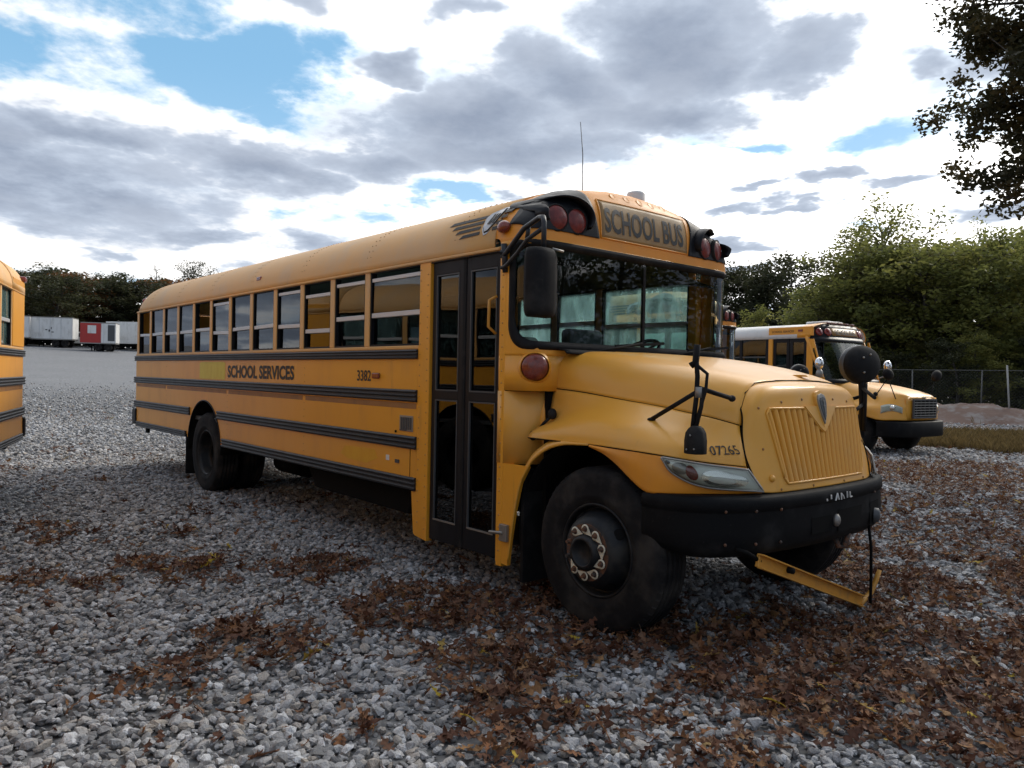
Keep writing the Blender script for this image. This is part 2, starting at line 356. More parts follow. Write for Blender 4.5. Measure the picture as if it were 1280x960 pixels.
def wheel(root, x, side, dual):
    w = empty('wheel', (x, side * (1.17 if not dual else 1.18), TR)); w.parent = root
    ax = (0, side, 0)
    prof = [(.288, -.27), (.30, -.285), (.40, -.29), (.47, -.28), (.505, -.25)]
    tread = [(.5215, -.235)]
    for g in (-.205, -.16, -.115, -.07): tread += [(.5215, g - .008), (.508, g - .006), (.508, g + .006), (.5215, g + .008)]
    prof += tread + [(.5215, -.042), (.505, -.02), (.49, -.004), (.47, .004), (.462, .004), (.455, .006), (.40, .008), (.36, .003), (.352, .006), (.335, .003), (.318, -.004), (.30, -.012), (.290, -.02), (.286, -.05)]
    t = MB().lathe(prof, (0, 0, 0), ax, 72)
    if dual: t.lathe([(r, h - .34) for r, h in prof], (0, 0, 0), ax, 48)
    # shoulder lugs give the tread edge its teeth
    for k in range(60):
        a = 2 * math.pi * k / 60
        for h0, h1 in ((-.05, -.025),):
            c0 = Vector((math.cos(a) * .517, side * h0, math.sin(a) * .517)); c1 = Vector((math.cos(a) * .50, side * h1, math.sin(a) * .50))
            t.bar(c0, c1, .020, .012)
    t.build('tyre', 'tyre', w)
    if not dual:
        rim = [(.286, -.045), (.293, -.020), (.290, -.012), (.283, -.014), (.277, -.03), (.272, -.06), (.262, -.075), (.25, -.06), (.235, -.02), (.215, .025), (.195, .05), (.178, .06), (.172, .062)]
    else:
        rim = [(.286, -.045), (.293, -.020), (.288, -.012), (.28, -.02), (.272, -.05), (.268, -.13), (.255, -.155), (.22, -.165), (.17, -.168), (.165, -.168)]
    MB().lathe(rim, (0, 0, 0), ax, 56).build('rim', 'rimblack', w, solid=.008)
    h0 = .062 if not dual else -.168
    hub = MB().lathe([(.182, h0 - .006), (.178, h0 + .004), (.116, h0 + .006), (.108, h0 + .012), (.103, h0 + .05), (.085, h0 + .058), (.078, h0 + .055), (.074, h0 + .02), (.0, h0 + .015)], (0, 0, 0), ax, 40)
    hub.build('hub', 'rimblack' if not dual else 'chassis', w)
    if not dual:
        ring = MB().lathe([(.176, h0 + .005), (.112, h0 + .0075)], (0, 0, 0), ax, 40); ring.build('rust_ring', 'rust', w)
        for k in range(4):
            a = .6 + k * math.pi / 2
            c_ = Vector((math.cos(a) * .232, side * (-.008), math.sin(a) * .232)); n_ = Vector((math.cos(a) * .78, side * .62, math.sin(a) * .78)).normalized()
            MB().lathe([(.036, .007), (.03, .0085), (0, .0085)], c_, n_, 14).build('hand_hole', 'chassis', w)
        for k in range(10):
            a = R(18 + 36 * k); c_ = Vector((math.cos(a) * .145, side * (h0 + .006), math.sin(a) * .145))
            MB().lathe([(.019, 0), (.019, .02), (.012, .022), (.011, .042), (0, .043)], c_, ax, 6, sm=False).build('wheel_nut', 'rust', w)
            if side < 0 and k not in (4, 5) or side > 0:
                # loose-nut pointer: a ring with a pointed tab
                q = MB(); pr = random.Random(k + 5).uniform(-.6, .6) + a - math.pi * .62
                q.lathe([(.020, .018), (.030, .018), (.030, .022), (.020, .022)], c_, ax, 14)
                d_ = Vector((math.cos(pr), 0, math.sin(pr))); e_ = Vector((-math.sin(pr), 0, math.cos(pr))); b_ = c_ + Vector((0, side * .018, 0)); th = Vector((0, side * .004, 0))
                tri = [b_ + d_ * .022 + e_ * .021, b_ + d_ * .022 - e_ * .021, b_ + d_ * .066]
                q.add(tri + [p + th for p in tri], [(0, 1, 2), (5, 4, 3), (0, 3, 4, 1), (1, 4, 5, 2), (2, 5, 3, 0)])
                q.build('nut_pointer', MAT_POINTER, w)
    else:
        for k in range(10):
            a = R(18 + 36 * k)
            MB().lathe([(.016, 0), (.016, .03), (0, .032)], (math.cos(a) * .142, side * h0, math.sin(a) * .142), ax, 6, sm=False).build('wheel_nut', 'chassis', w)
    return w
MAT_POINTER = pbr('pointer_plastic', (.62, .58, .45), .5)

def rail(root, x0, x1, z0, z1, side, wrap=False):
    h = z1 - z0
    prof = [(0, 0), (.018, .0), (.026, .12), (.026, .2), (.017, .26), (.017, .40), (.027, .45), (.029, .55), (.017, .60), (.017, .74), (.026, .80), (.026, .88), (.018, 1.0), (0, 1.0)]
    poly = [(side * (W + a), z0 + b * h) for a, b in prof]
    m = MB().prism(poly, 'x', x0, x1); m.build('rub_rail', 'railblack', root, bevel=.003)

def side_window(root, i, x0, x1, side, drop=0.0, mid=2.11, extra=0.0, noupper=False):
    y = side * (W - .022); s = side
    fr = MB(); zb, zt = 1.835, 2.503; t = .018
    y0, y1 = sorted((s * (W - .012), s * (W - .065)))
    fr.box(x0, x1, y0, y1, zb, zb + t); fr.box(x0, x1, y0, y1, zt - t, zt); fr.box(x0, x0 + t, y0, y1, zb + t, zt - t); fr.box(x1 - t, x1, y0, y1, zb + t, zt - t)
    w = fr.build('side_window', 'black', root)
    tl = random.Random(i * 3 + (0 if s < 0 else 50)).uniform(-.006, .006)
    za = mid - drop; top = zt - t - drop
    def pane(za, zb_, yy, k):
        p = MB().box(x0 + t, x1 - t, yy - .002, yy + .002, za, zb_).build('pane', 'glass' if s < 0 else 'clearglass', w)
        # panes sit a hair out of true in their runners
        c_ = Vector(((x0 + x1) / 2, yy, (za + zb_) / 2)); rr = random.Random(i * 7 + k)
        Mx = Matrix.Translation(c_) @ Matrix.Rotation(rr.uniform(-.008, .008), 4, 'Z') @ Matrix.Rotation(rr.uniform(-.010, .010), 4, 'X') @ Matrix.Translation(-c_)
        p.data.transform(Mx); return p
    if not noupper: pane(za, min(top, zt - t), s * (W - .03), 1)
    pane(zb + t, za + (.02 if not noupper else 0), s * (W - .046), 2)
    sb = MB(); ya, yb = sorted((s * (W - .016), s * (W - .05)))
    vs = [(x0 + t, za - .020 + tl), (x1 - t, za - .020 - tl), (x1 - t, za + .022 - tl), (x0 + t, za + .022 + tl)]
    sb.prism(vs, 'y', ya, yb); sb.build('sash_bar', 'silver', w, bevel=.004)
    if drop > .01 and not noupper:
        sb = MB().box(x0 + t, x1 - t, ya, yb, top - .018, top + .016); sb.build('sash_bar', 'silver', w, bevel=.004)
    return w

def build_bus(name):
    root = empty(name)
    # ---------- lower side walls with the rear wheel arch cut out
    def wall_poly(x1):
        pts = [(XR, .68)]
        arc = [(RAX + .605 * math.cos(a), max(.66, .60 + .60 * math.sin(a))) for a in np.linspace(math.pi, 0, 25)]
        return pts + [(-7.53, .68)] + arc + [(-6.31, .655), (x1, .655), (x1, 1.835), (XR, 1.835)]
    for s in (-1, 1):
        y0, y1 = sorted((s * W, s * (W - .03)))
        MB().prism(wall_poly(-1.96 if s < 0 else -.93), 'y', y0, y1).build('side_panel', 'yellow', root)
        # black arch liner
        P = [[(RAX + r_ * math.cos(a), s * yy, .60 + r_ * math.sin(a)) for a in np.linspace(math.pi + .1, -.1, 25)] for r_, yy in ((.605, W - .001), (.605, .55))]
        MB().grid(P).build('arch_liner', 'chassis', root, solid=.01)
        MB().tube([(RAX + .606 * math.cos(a), s * (W + .002), max(.66, .60 + .602 * math.sin(a))) for a in np.linspace(math.pi, 0, 30)], .010, 6).build('arch_lip', 'black', root)
        # sill and window pillars
        MB().box(XR, -1.955 if s < 0 else -.93, min(s * (W + .006), s * (W - .05)), max(s * (W + .006), s * (W - .05)), 1.806, 1.836).build('window_sill', 'roofyellow', root, bevel=.006)
        for i in range(12 + (s > 0)):
            xc = WX0 + WU * i
            MB().box(xc - .042, xc + .042, min(s * (W - .002), s * (W - .07)), max(s * (W - .002), s * (W - .07)), 1.836, 2.515).build('window_pillar', 'roofyellow', root, bevel=.008)
    # ---------- side windows
    drops = {11: .06, 10: .06, 9: .12, 8: .05, 7: .0, 6: .0, 5: .05, 4: 0., 3: .0, 2: 0., 1: 0, 0: 0}
    mids = {11: 2.17, 10: 2.165, 9: 2.13, 8: 2.13, 7: 2.10, 6: 2.10, 5: 2.12, 4: 2.13, 3: 2.12, 2: 2.12, 1: 2.13, 0: 2.13}
    for s in (-1, 1):
        for i in range(12):
            x0 = WX0 + WU * i + .042; x1 = WX0 + WU * (i + 1) - .042
            if i == 11 and s < 0: x1 = -1.945
            side_window(root, i, x0, x1, s, drops[i] if s < 0 else 0, mids[i], noupper=(i in (4, 0) and s < 0))
    side_window(root, 12, WX0 + WU * 12 + .042, -1.02, 1, 0, 2.12)
    MB().box(-1.02, -.93, W - .07, W - .002, 1.836, 2.515).build('front_post', 'yellow', root, bevel=.006)
    # ---------- entrance side: door post, door leaves, front post
    MB().prism([(-1.955, .64), (-2.02, .64), (-1.985, .30), (-1.96, .285), (-1.795, .265), (-1.795, 2.515), (-1.945, 2.515), (-1.945, 1.83), (-1.955, 1.83)], 'y', -W - .004, -W + .06).build('door_post', 'yellow', root, bevel=.005)
    MB().prism([(-.925, .25), (-.865, .25), (-.865, 2.515), (-.925, 2.515)], 'y', -W - .003, -W + .08).build('front_post', 'yellow', root, bevel=.006)
    MB().box(-1.795, -.925, -W + .002, -W + .09, 2.485, 2.515).build('door_header', 'black', root)
    door = empty('entrance_door', (0, 0, 0)); door.parent = root
    yo, yi = -W + .018, -W + .055
    for a, b in ((-1.785, -1.385), (-1.345, -.932)):
        fr = MB(); st = .052; zs = [(.29, .45), (1.405, 1.475), (2.385, 2.485)]
        fr.box(a, a + st, yo, yi, .29, 2.485); fr.box(b - st, b, yo, yi, .29, 2.485)
        for z0, z1 in zs: fr.box(a + st, b - st, yo, yi, z0, z1)
        lf = fr.build('door_leaf', 'black', door, bevel=.006)
        for z0, z1 in ((.45, 1.405), (1.475, 2.385)):
            MB().box(a + st, b - st, (yo + yi) / 2 - .003, (yo + yi) / 2 + .003, z0, z1).build('door_glass', 'doorglass', door)
            g = MB(); e = .010
            for q in ((a + st, b - st, z0, z0 + e), (a + st, b - st, z1 - e, z1), (a + st, a + st + e, z0 + e, z1 - e), (b - st - e, b - st, z0 + e, z1 - e)): g.box(q[0], q[1], yo - .003, yo + .012, q[2], q[3])
            g.build('glass_gasket', 'darkgrey', door)
        MB().box(a + st, b - st, yo - .004, yo + .004, .450, .462).build('kick_trim', 'steel', door)
    MB().box(-1.385, -1.345, yo - .006, yi - .004, .285, 2.485).build('door_seal', 'rubber', door, bevel=.008)
    MB().tube([(-1.30, -W + .09, .62), (-1.32, -W + .10, .95), (-1.33, -W + .10, 1.05), (-1.38, -W + .12, 1.15)], .012, 8).build('inner_handrail', 'alu', root)
    MB().tube([(-.96, -W - .004, 2.17), (-.99, -W - .05, 2.14), (-.99, -W - .055, 1.95), (-.965, -W - .004, 1.90)], .011, 8).build('grab_handle', 'armyellow', root)
    lk = MB().box(-.86, -.78, -W - .03, -W - .003, .44, .56); lk.tube([(-.82, -W - .03, .50), (-.95, -W - .045, .49)], .012, 8); lk.build('door_lock', 'steel', root, bevel=.008)
    # ---------- black rub rails
    for s in (-1, 1):
        xe = -1.952 if s < 0 else -.95
        rail(root, -10.13, xe, 1.725, 1.803, s); rail(root, -10.15, xe, 1.372, 1.472, s)
        rail(root, -10.15, -7.47, .985, 1.09, s); rail(root, -6.43, xe, .985, 1.09, s)
        rail(root, -10.02, -7.61, .675, .758, s); rail(root, -6.25, xe, .65, .755, s)
        # stains where an older rail sat, broken where panels join
        for a, b in ((-10.05, -8.55), (-8.48, -6.15), (-6.08, -4.05), (-3.98, -1.97)):
            MB().box(a, b, min(s * (W + .0025), s * W), max(s * (W + .0025), s * W), 1.315, 1.362).build('rail_stain', 'railstain', root)
    # ---------- roof
    XC = -1.0
    secs = []
    for x, k in [(x, 1.) for x in np.linspace(XC, -9.62, 12)] + [(-9.62 - .46 * math.sin(t), math.cos(t) ** .75) for t in np.linspace(.12, math.pi / 2 - .03, 10)]:
        yk = 1.0 if k > .999 else .965 + .035 * k
        secs.append([(x, -p[0] * yk, 2.505 + (p[1] - 2.505) * k) for p in ROOF])
    MB().grid(secs).build('roof', 'roofyellow', root, solid=.012, off=0)
    MB().grid([[(x, -p[0] * .975, 2.505 + (p[1] - 2.505) * .95 - .01) for p in ROOF] for x in (XC - .05, -9.7)]).build('ceiling', 'interior', root)
    for s in (-1, 1):
        MB().prism([(s * (W - .005), 2.492), (s * (W + .016), 2.498), (s * (W + .018), 2.51), (s * (W - .002), 2.522)], 'x', -10.06, -.93).build('drip_rail', 'roofyellow', root)
        MB().box(-10.02, -.96, min(s * (W + .0015), s * (W - .004)), max(s * (W + .0015), s * (W - .004)), 2.548, 2.553).build('roof_seam', 'railstain', root)
    rv = MB()
    def rivet(p, n, r=.010):
        n = Vector(n).normalized(); u = n.cross(Vector((1, 0, .3))).normalized(); w_ = n.cross(u); p = Vector(p)
        rv.add([p + (u * math.cos(k * 2.094) + w_ * math.sin(k * 2.094)) * r for k in range(3)] + [p + n * r * .75], [(0, 1, 3), (1, 2, 3), (2, 0, 3)])
    for x in np.arange(-9.35, -1.2, WU * 2):                      # roof bow seams
        for dx in (-.03, .03):
            for j in range(2, 44, 1):
                p, q = ROOF[j], ROOF[j + 1]; nn = (0, -(p[1] - q[1]) * -1, abs(p[0] - q[0]))
                rivet((x + dx, -p[0] * 1.002, p[1] + .006), (0, -p[0], .6 + p[1] - 2.5), .0095)
    for x in np.arange(-2.6, -.95, .028): rivet((x, -W - .003, 2.565), (0, -1, 0), .006)
    for x in np.arange(-10., -2.6, .075): rivet((x, -W - .003, 2.565), (0, -1, 0), .006)
    for z in np.arange(.36, 2.46, .085):
        for dx in (-.115, -.015): rivet((-1.81 + dx, -W - .004, z + (dx < -.1) * .04), (0, -1, 0), .009)
        rivet((-.895, -W - .003, z * 1.0), (0, -1, 0), .009)
    for x in (-8.51, -6.11, -4.01):
        for z in np.arange(.8, 1.7, .07): rivet((x, -W - .0005, z), (0, -1, 0), .007)
    rvo = rv.build('rivets', 'rivet', root); rvo['kind'] = 'stuff'
    # ---------- rear end
    MB().box(XR - .02, XR + .01, -W + .01, W - .01, .66, 2.52).build('rear_panel', 'yellow', root, bevel=.01)
    rd = MB().box(XR - .045, XR - .021, -.42, .42, .95, 2.45).build('emergency_door', 'yellow', root, bevel=.01)
    MB().box(XR - .05, XR - .046, -.34, .34, 1.75, 2.35).build('pane', 'glass', rd)
    for s in (-1, 1):
        MB().box(XR - .026, XR - .0205, s * .82 - .30, s * .82 + .30, 1.85, 2.35).build('rear_window', 'doorglass', root)
        MB().lathe([(.09, 0), (.088, .03), (.05, .045), (0, .05)], (XR - .02, s * .95, 2.62), (-1, 0, 0), 20).build('rear_lamp', 'red', root)
        MB().ball((-10.0, s * 1.10, 2.70), (.05, .05, .035), 10, 5, zmin=-.5).build('marker_lamp', 'red', root)
    rb = MB().prism([(XR - .16, .70), (XR - .03, .70), (XR - .03, .96), (XR - .16, .96)], 'y', -1.22, 1.22)
    rb.build('rear_bumper', 'black', root, bevel=.03)
    MB().box(XR - .10, XR + .06, -W - .025, -W + .02, .70, .96).build('bumper_end', 'black', root, bevel=.03)
    for s in (-1, 1): MB().box(XR - .10, XR + .01, s * 1.0 - .02, s * 1.0 + .02, .55, .9).build('bumper_bracket', 'chassis', root)
    # ---------- front cap: sign, lamp pods
    cap = []
    for k in range(0, 81, 1):
        fx, fy = PLAN[k]; row = []
        Ry = fy if abs(fy) < .9 else math.copysign(.9 + (abs(fy) - .9) * 1.0, fy); Rz = max(roof_z(Ry), 2.58)
        Rx = XC + .002
        for t in np.linspace(0, 1, 17) ** 2:
            th = t * math.pi / 2; a = 1 - math.cos(th) ** .52; b = math.sin(th) ** .55
            row.append((fx + (Rx - fx) * a - .015 * b, fy + (Ry - fy) * a, 2.545 + (Rz - 2.545) * b))
        cap.append(row)
    CAP = np.array(cap)
    MB().grid(cap).build('front_cap', 'capyellow', root)
    def on_cap(y, z, out=.004):
        def col_at(k):
            col = CAP[k]; j = float(np.interp(z, col[:, 2], np.arange(17))); jj = int(min(j, 15)); return col[jj] + (col[jj + 1] - col[jj]) * (j - jj)
        k = float(np.interp(y, CAP[:, 0, 1], np.arange(81))); k0 = int(min(k, 79)); p = col_at(k0) + (col_at(k0 + 1) - col_at(k0)) * (k - k0)
        return Vector((p[0] + out, y if abs(y) < 1.1 else p[1], z))
    # black lamp fields either side of the sign
    for s in (-1, 1):
        ks = [k for k in range(81) if CAP[k, 16, 2] > 2.66]; k_end = max(ks) if s > 0 else min(ks)
        bl = []
        for tau in np.linspace(0, 1, 26) ** 1.3:
            row = []
            for kap in np.linspace(0, 1, 34):
                kin = float(np.interp(s * (.535 + .085 * tau), CAP[:, 0, 1], np.arange(81))); kf = kin + (k_end - kin) * kap; k0 = int(min(kf, 79)); f = kf - k0
                pts = []
                for kk in (k0, k0 + 1):
                    cl = CAP[kk]; zt = 2.618 + tau * (max(cl[15, 2], 2.622) - 2.618); j = float(np.interp(zt, cl[:, 2], np.arange(17))); jj = int(min(j, 15)); pts.append(cl[jj] + (cl[jj + 1] - cl[jj]) * (j - jj))
                p = pts[0] + (pts[1] - pts[0]) * f; row.append(Vector((p[0] + .006, p[1] + .005 * s * min(1, abs(p[1])), p[2] + .005)))
            bl.append(row)
        MB().grid(bl).build('lamp_field', 'black', root, solid=.003)
        for y in (.775, .965):
            pc = on_cap(y * s, 2.715, .0); nrm = Vector((1, .18 * s * (y > .9) + .10 * s, .04)).normalized()
            MB().lathe([(.098, -.02), (.098, .012), (.088, .016), (.086, .010)], pc, nrm, 28).build('lamp_bezel', 'rubber', root)
            MB().lathe([(.087, .010), (.07, .022), (.04, .030), (0, .033)], pc, nrm, 28).build('warning_lamp', 'redlamp', root)
        # hood over both lamps: a shell that follows a rounded oblong
        ov = []
        for a in np.linspace(R(-28), R(208), 30):
            yy = .87 + math.cos(a) * .235; z_ = 2.735 + math.sin(a) * .155 * (1 if math.sin(a) > 0 else .8)
            ov.append((yy, z_))
        rows = []
        for depth, k in ((-.10, 1.06), (.04, 1.04), (.085, .99), (.09, .96), (.083, .93), (.0, .92)):
            rows.append([on_cap(s * (.87 + (yy - .87) * k) if abs(.87 + (yy - .87) * k) < 1.1 else s * (.87 + (yy - .87) * k), 2.735 + (z_ - 2.735) * k, 0) * 1.0 + Vector((depth * (.55 + .45 * max(0, (z_ - 2.70) / .19)), 0, 0)) for yy, z_ in ov])
        for r_ in rows:
            for i_, (yy, z_) in enumerate(ov): r_[i_].x = plan_at_y(min(abs(r_[i_].y), 1.05)) + (r_[i_].x - on_cap(r_[i_].y, min(r_[i_].z, 2.75), 0).x) * .9
        MB().grid(rows).build('lamp_hood', 'black', root, solid=.006)
    P = [[on_cap(y, z, .004) for y in np.linspace(-.515, .525, 24)] for z in np.linspace(2.635, 2.925, 12)]
    MB().grid(P).build('sign_panel', 'signfilm', root, solid=.003, off=0)
    pr = MB()
    for z in (2.635, 2.925): pr.tube([on_cap(y, z, .003) for y in np.linspace(-.52, .53, 14)], .006, 6)
    for y in (-.52, .53): pr.tube([on_cap(y, z, .003) for z in np.linspace(2.635, 2.925, 10)], .006, 6)
    pr.build('sign_border', 'capyellow', root)
    text_mb('SCHOOL BUS', .95, .190, lambda u, v: on_cap(-.475 + u, 2.682 + v, .0085), bold=.024, cuts=(.15, .3, .45, .6, .75, .9)).build('sign_lettering', 'ink', root)
    for y in (-.30, -.15, 0, .15, .30):
        MB().lathe([(.034, -.004), (.034, .002), (.029, .003), (.026, .002), (0, .0025)], on_cap(y, 2.985, .0), (.8, 0, .55), 18).build('clearance_lamp', 'capyellow', root)
    for s in (-1, 1):
        MB().ball((-.90, s * 1.205, 2.655), (.065, .035, .045), 14, 8).build('corner_lamp', 'amber', root)
    rv2 = MB().lathe([(.075, 0), (.075, .085), (.07, .10), (.05, .105), (0, .107)], (-.86, .17, 3.025), (0, 0, 1), 24); rv2.build('roof_vent', 'white', root)
    an = MB().tube([(-1.3, 0, 3.035), (-1.31, 0, 3.5), (-1.345, 0, 3.78)], [.006, .004, .003], 5); an.lathe([(.03, 0), (.025, .02), (.01, .04), (0, .045)], (-1.3, 0, 3.035), (0, 0, 1), 10); an.build('antenna', 'darkgrey', root)
    MB().box(-5.29, -5.17, -1.20, -1.165, 2.625, 2.675).build('marker_lamp', 'red', root, bevel=.012)
    MB().box(-2.66, -2.54, -W - .022, -W - .001, 1.555, 1.605).build('marker_lamp', 'red', root, bevel=.01)
    # ---------- windshield and mask round it
    def in_glass(y_s, z, g=0.):
        # rounded rectangle in arc length along the front and height
        r_ = .17 if z < 2.1 else .09; a = LG - g; z0, z1 = 1.80 + g, 2.535 - g
        dx = abs(y_s) - (a - r_); dz = (z0 + r_ - z) if z < 2.1 else (z - (z1 - r_))
        if abs(y_s) > a or z < z0 or z > z1: return False
        return not (dx > 0 and dz > 0 and dx * dx + dz * dz > r_ * r_)
    PA = np.array(PLAN); S_ = np.r_[0, np.cumsum(np.linalg.norm(np.diff(PA, axis=0), axis=1))]; S_ -= S_[-1] / 2; LG = S_[-1] - .11
    def at_s(s_, z, o=0.):
        x = np.interp(s_, S_, PA[:, 0]); y = np.interp(s_, S_, PA[:, 1]); e = .01
        tx = np.interp(s_ + e, S_, PA[:, 0]) - np.interp(s_ - e, S_, PA[:, 0]); ty = np.interp(s_ + e, S_, PA[:, 1]) - np.interp(s_ - e, S_, PA[:, 1])
        n_ = Vector((ty, -tx, 0)).normalized(); return Vector((x, y, z)) + n_ * o
    ms = MB(); gx = np.linspace(S_[0], S_[-1], 130); gzs = np.linspace(1.745, 2.552, 48)
    for i in range(129):
        for j in range(47):
            sc, zc = (gx[i] + gx[i + 1]) / 2, (gzs[j] + gzs[j + 1]) / 2
            if in_glass(sc, zc, .02): continue
            ms.add([at_s(gx[i], gzs[j]), at_s(gx[i + 1], gzs[j]), at_s(gx[i + 1], gzs[j + 1]), at_s(gx[i], gzs[j + 1])], [(0, 1, 2, 3)], 0, True)
    ms.build('front_mask', 'yellow', root, solid=.01, off=-1)
    ws = empty('windshield'); ws.parent = root
    MB().grid([[at_s(a, z, -.012) for a in np.linspace(-LG + .01, LG - .01, 60)] for z in np.linspace(1.80, 2.54, 6)]).build('windshield_glass', 'wsglass', ws)
    sl_ = []
    def rr(g, z_extra=0):
        out = []; a = LG - g; z0, z1 = 1.80 + g, 2.535 - g
        for cs_, r_ in (((-1, 0), .17), ((1, 0), .17), ((1, 1), .09), ((-1, 1), .09)):
            cx = cs_[0] * (a - r_); cz = (z0 + r_) if cs_[1] == 0 else (z1 - r_)
            st = {(-1, 0): math.pi, (1, 0): 1.5 * math.pi, (1, 1): 0, (-1, 1): .5 * math.pi}[cs_]
            for t in np.linspace(0, math.pi / 2, 9): out.append((cx + r_ * math.cos(st + t), cz + r_ * math.sin(st + t)))
            nx = {(-1, 0): 1, (1, 0): 0, (1, 1): 1, (-1, 1): 0}[cs_]
            if nx:  # long edges need their own points to follow the curve
                sg_ = 1 if cs_[1] == 0 else -1
                for t in np.linspace(-a + .2, a - .2, 30): out.append((t * sg_, z0 if cs_[1] == 0 else z1))
        return out
    o1, o2, o3 = rr(-.012), rr(.012), rr(.045)
    rows = [[at_s(a, z, .002) for a, z in o1 + o1[:1]], [at_s(a, z, .010) for a, z in o2 + o2[:1]], [at_s(a, z, -.006) for a, z in o3 + o3[:1]]]
    MB().grid(rows).build('windshield_seal', 'rubber', ws, solid=.004)
    MB().box(plan_at_y(0) - .03, plan_at_y(0) - .008, -.014, .014, 1.83, 2.46).build('centre_bar', 'rubber', ws)
    for y0, y1, z0 in ((-.62, -.05, 1.80), (.30, .85, 1.80)):
        wp = MB(); b_ = Vector((plan_at_y(y0) + .03, y0, 1.775)); e_ = Vector((plan_at_y(y1) + .012, y1, 1.875))
        wp.tube([b_, b_ + Vector((.03, .03, .02)), e_ + Vector((.012, 0, 0))], .008, 6); wp.bar(e_ + Vector((0, -.30, -.035)), e_ + Vector((0, .28, .01)), .012, .022); wp.lathe([(.02, 0), (.02, .05), (0, .055)], b_ - Vector((0, 0, .03)), (0, 0, 1), 10)
        wp.build('wiper', 'rubber', root)
    # inside: header, dash, wheel, seats, floor
    MB().grid([[(plan_at_y(y) - .06 - .25 * t, y, 2.50 - .10 * (1 - t)) for y in np.linspace(-1.1, 1.1, 24)] for t in (0, 1)]).build('header_panel', 'chassis', root, solid=.01)
    dash = MB(); dp = [(-.66, 1.30), (-.66, 1.74), (-.74, 1.80), (-.88, 1.78), (-.95, 1.70), (-.95, 1.30)]
    dash.prism(dp, 'y', -.70, 1.08); dash.build('dashboard', 'darkgrey', root, bevel=.02)
    MB().box(-.98, -.70, .22, .92, 1.77, 1.84).build('instrument_binnacle', 'chassis', root, bevel=.03)
    st = empty('steering_wheel', (-1.12, .52, 1.80)); st.parent = root; st.rotation_euler = (0, R(-35), 0)
    MB().tube([(.225 * math.cos(a), .225 * math.sin(a), 0) for a in np.linspace(0, 2 * math.pi, 33)], .016, 8).build('wheel_rim', 'rubber', st)
    sp = MB()
    for a in (0.5, 2.6, 4.7): sp.bar((0, 0, -.01), (.22 * math.cos(a), .22 * math.sin(a), 0), .03, .012)
    sp.tube([(0, 0, 0), (0, 0, -.4)], .03, 8); sp.build('wheel_spokes', 'rubber', st)
    MB().box(-9.95, -.95, -1.15, 1.15, .93, .98).build('floor_pan', 'darkgrey', root)
    stp = MB()
    for k, z in enumerate((.40, .62, .80)): stp.box(-1.78, -.95, -1.14 + .26 * k, -.32, z - .04, z)
    stp.build('door_step', 'darkgrey', root, bevel=.01)
    seatm = MB(); seatm.prism([(-.02, .42), (.40, .40), (.42, .46), (.38, .50), (.06, .50), (-.05, 1.02), (-.10, 1.06), (-.15, 1.03), (-.08, .46)], 'y', -.48, .48)
    seatm.box(.05, .10, -.4, -.36, 0, .42); seatm.box(.05, .10, .36, .40, 0, .42)
    sme = seatm.mesh('bus_seat', 'seat')
    for i in range(12):
        for s in (-1, 1):
            if i == 11 and s > 0: continue
            so_ = link_mesh('bus_seat', sme, root, (-9.6 + i * .66, s * .66, .98))
    ds = MB().box(-1.75, -1.30, .28, .78, 1.35, 1.47); ds.box(-1.85, -1.72, .30, .76, 1.45, 2.05); ds.box(-1.62, -1.42, .42, .64, .98, 1.35); ds.build('driver_seat', 'seat', root, bevel=.04)
    MB().box(-2.02, -2.0, -1.15, -.25, .98, 1.75).build('barrier_panel', 'interior', root)
    MB().tube([(-2.0, -.25, .98), (-2.0, -.25, 2.55)], .018, 8).build('stanchion', 'steel', root)
    MB().box(-2.3, -.7, -.18, .3, 2.86, 2.96).build('inner_mirror', 'chassis', root, bevel=.02)
    # ---------- cowl below the windshield
    P = [[at_s(a, z, 0) for a in np.linspace(S_[0], S_[-1], 90)] for z in (1.745, 1.60, 1.50)]
    MB().grid(P).build('cowl', 'yellow', root, solid=.01, off=-1)
    for s in (-1, 1):
        # rounded corner pod under the cowl, rolling in to the hood
        prof = [(-.93, 1.2), (-.86, 1.195), (-.80, 1.175), (-.745, 1.13), (-.70, 1.07), (-.675, .99), (-.665, .90), (-.66, .6)]
        P = [[(x, s * y, z) for x, y in arclen(prof, 24)] for z in (1.495, 1.25, .985)]
        MB().grid(P).build('corner_panel', 'hoodyellow', root, solid=.01)
        P2 = [[(x - .004, s * (y - .004), z) for x, y in arclen(prof, 24)] for z in (1.505, 1.494)]
        MB().grid(P2).build('panel_seam', 'chassis', root)
        MB().prism([(-.93, .28), (-.80, .27), (-.775, .45), (-.735, .66), (-.68, .86), (-.60, .985), (-.93, .985)], 'y', min(s * W, s * (W - .03)), max(s * W, s * (W - .03))).build('step_panel', 'yellow', root)
        # amber turn lamp on its rounded pod
        pc = Vector((-.645, s * 1.115, 1.665)); nrm = Vector((.76, s * .65, 0)).normalized()
        MB().lathe([(.118, -.06), (.116, .0), (.108, .02), (.1, .03)], pc, nrm, 28).build('lamp_pod', 'yellow', root)
        MB().lathe([(.094, .018), (.092, .034), (.08, .052), (.047, .066), (0, .072)], pc, nrm, 28).build('turn_lamp', 'amber', root)
    MB().grid([[at_s(a, z, .02 + o) for a in np.linspace(-.95, .95, 40)] for z, o in ((1.795, -.005), (1.79, .06), (1.765, .09))]).build('cowl_grille', 'rubber', root, solid=.008)
    # ---------- hood, fenders, nose
    A = [(-.64, 1.165, 1.18), (-.35, 1.183, 1.18), (-.05, 1.187, 1.18), (.25, 1.18, 1.172), (.47, 1.135, 1.158), (.64, 1.00, 1.13), (.80, .765, 1.10)]
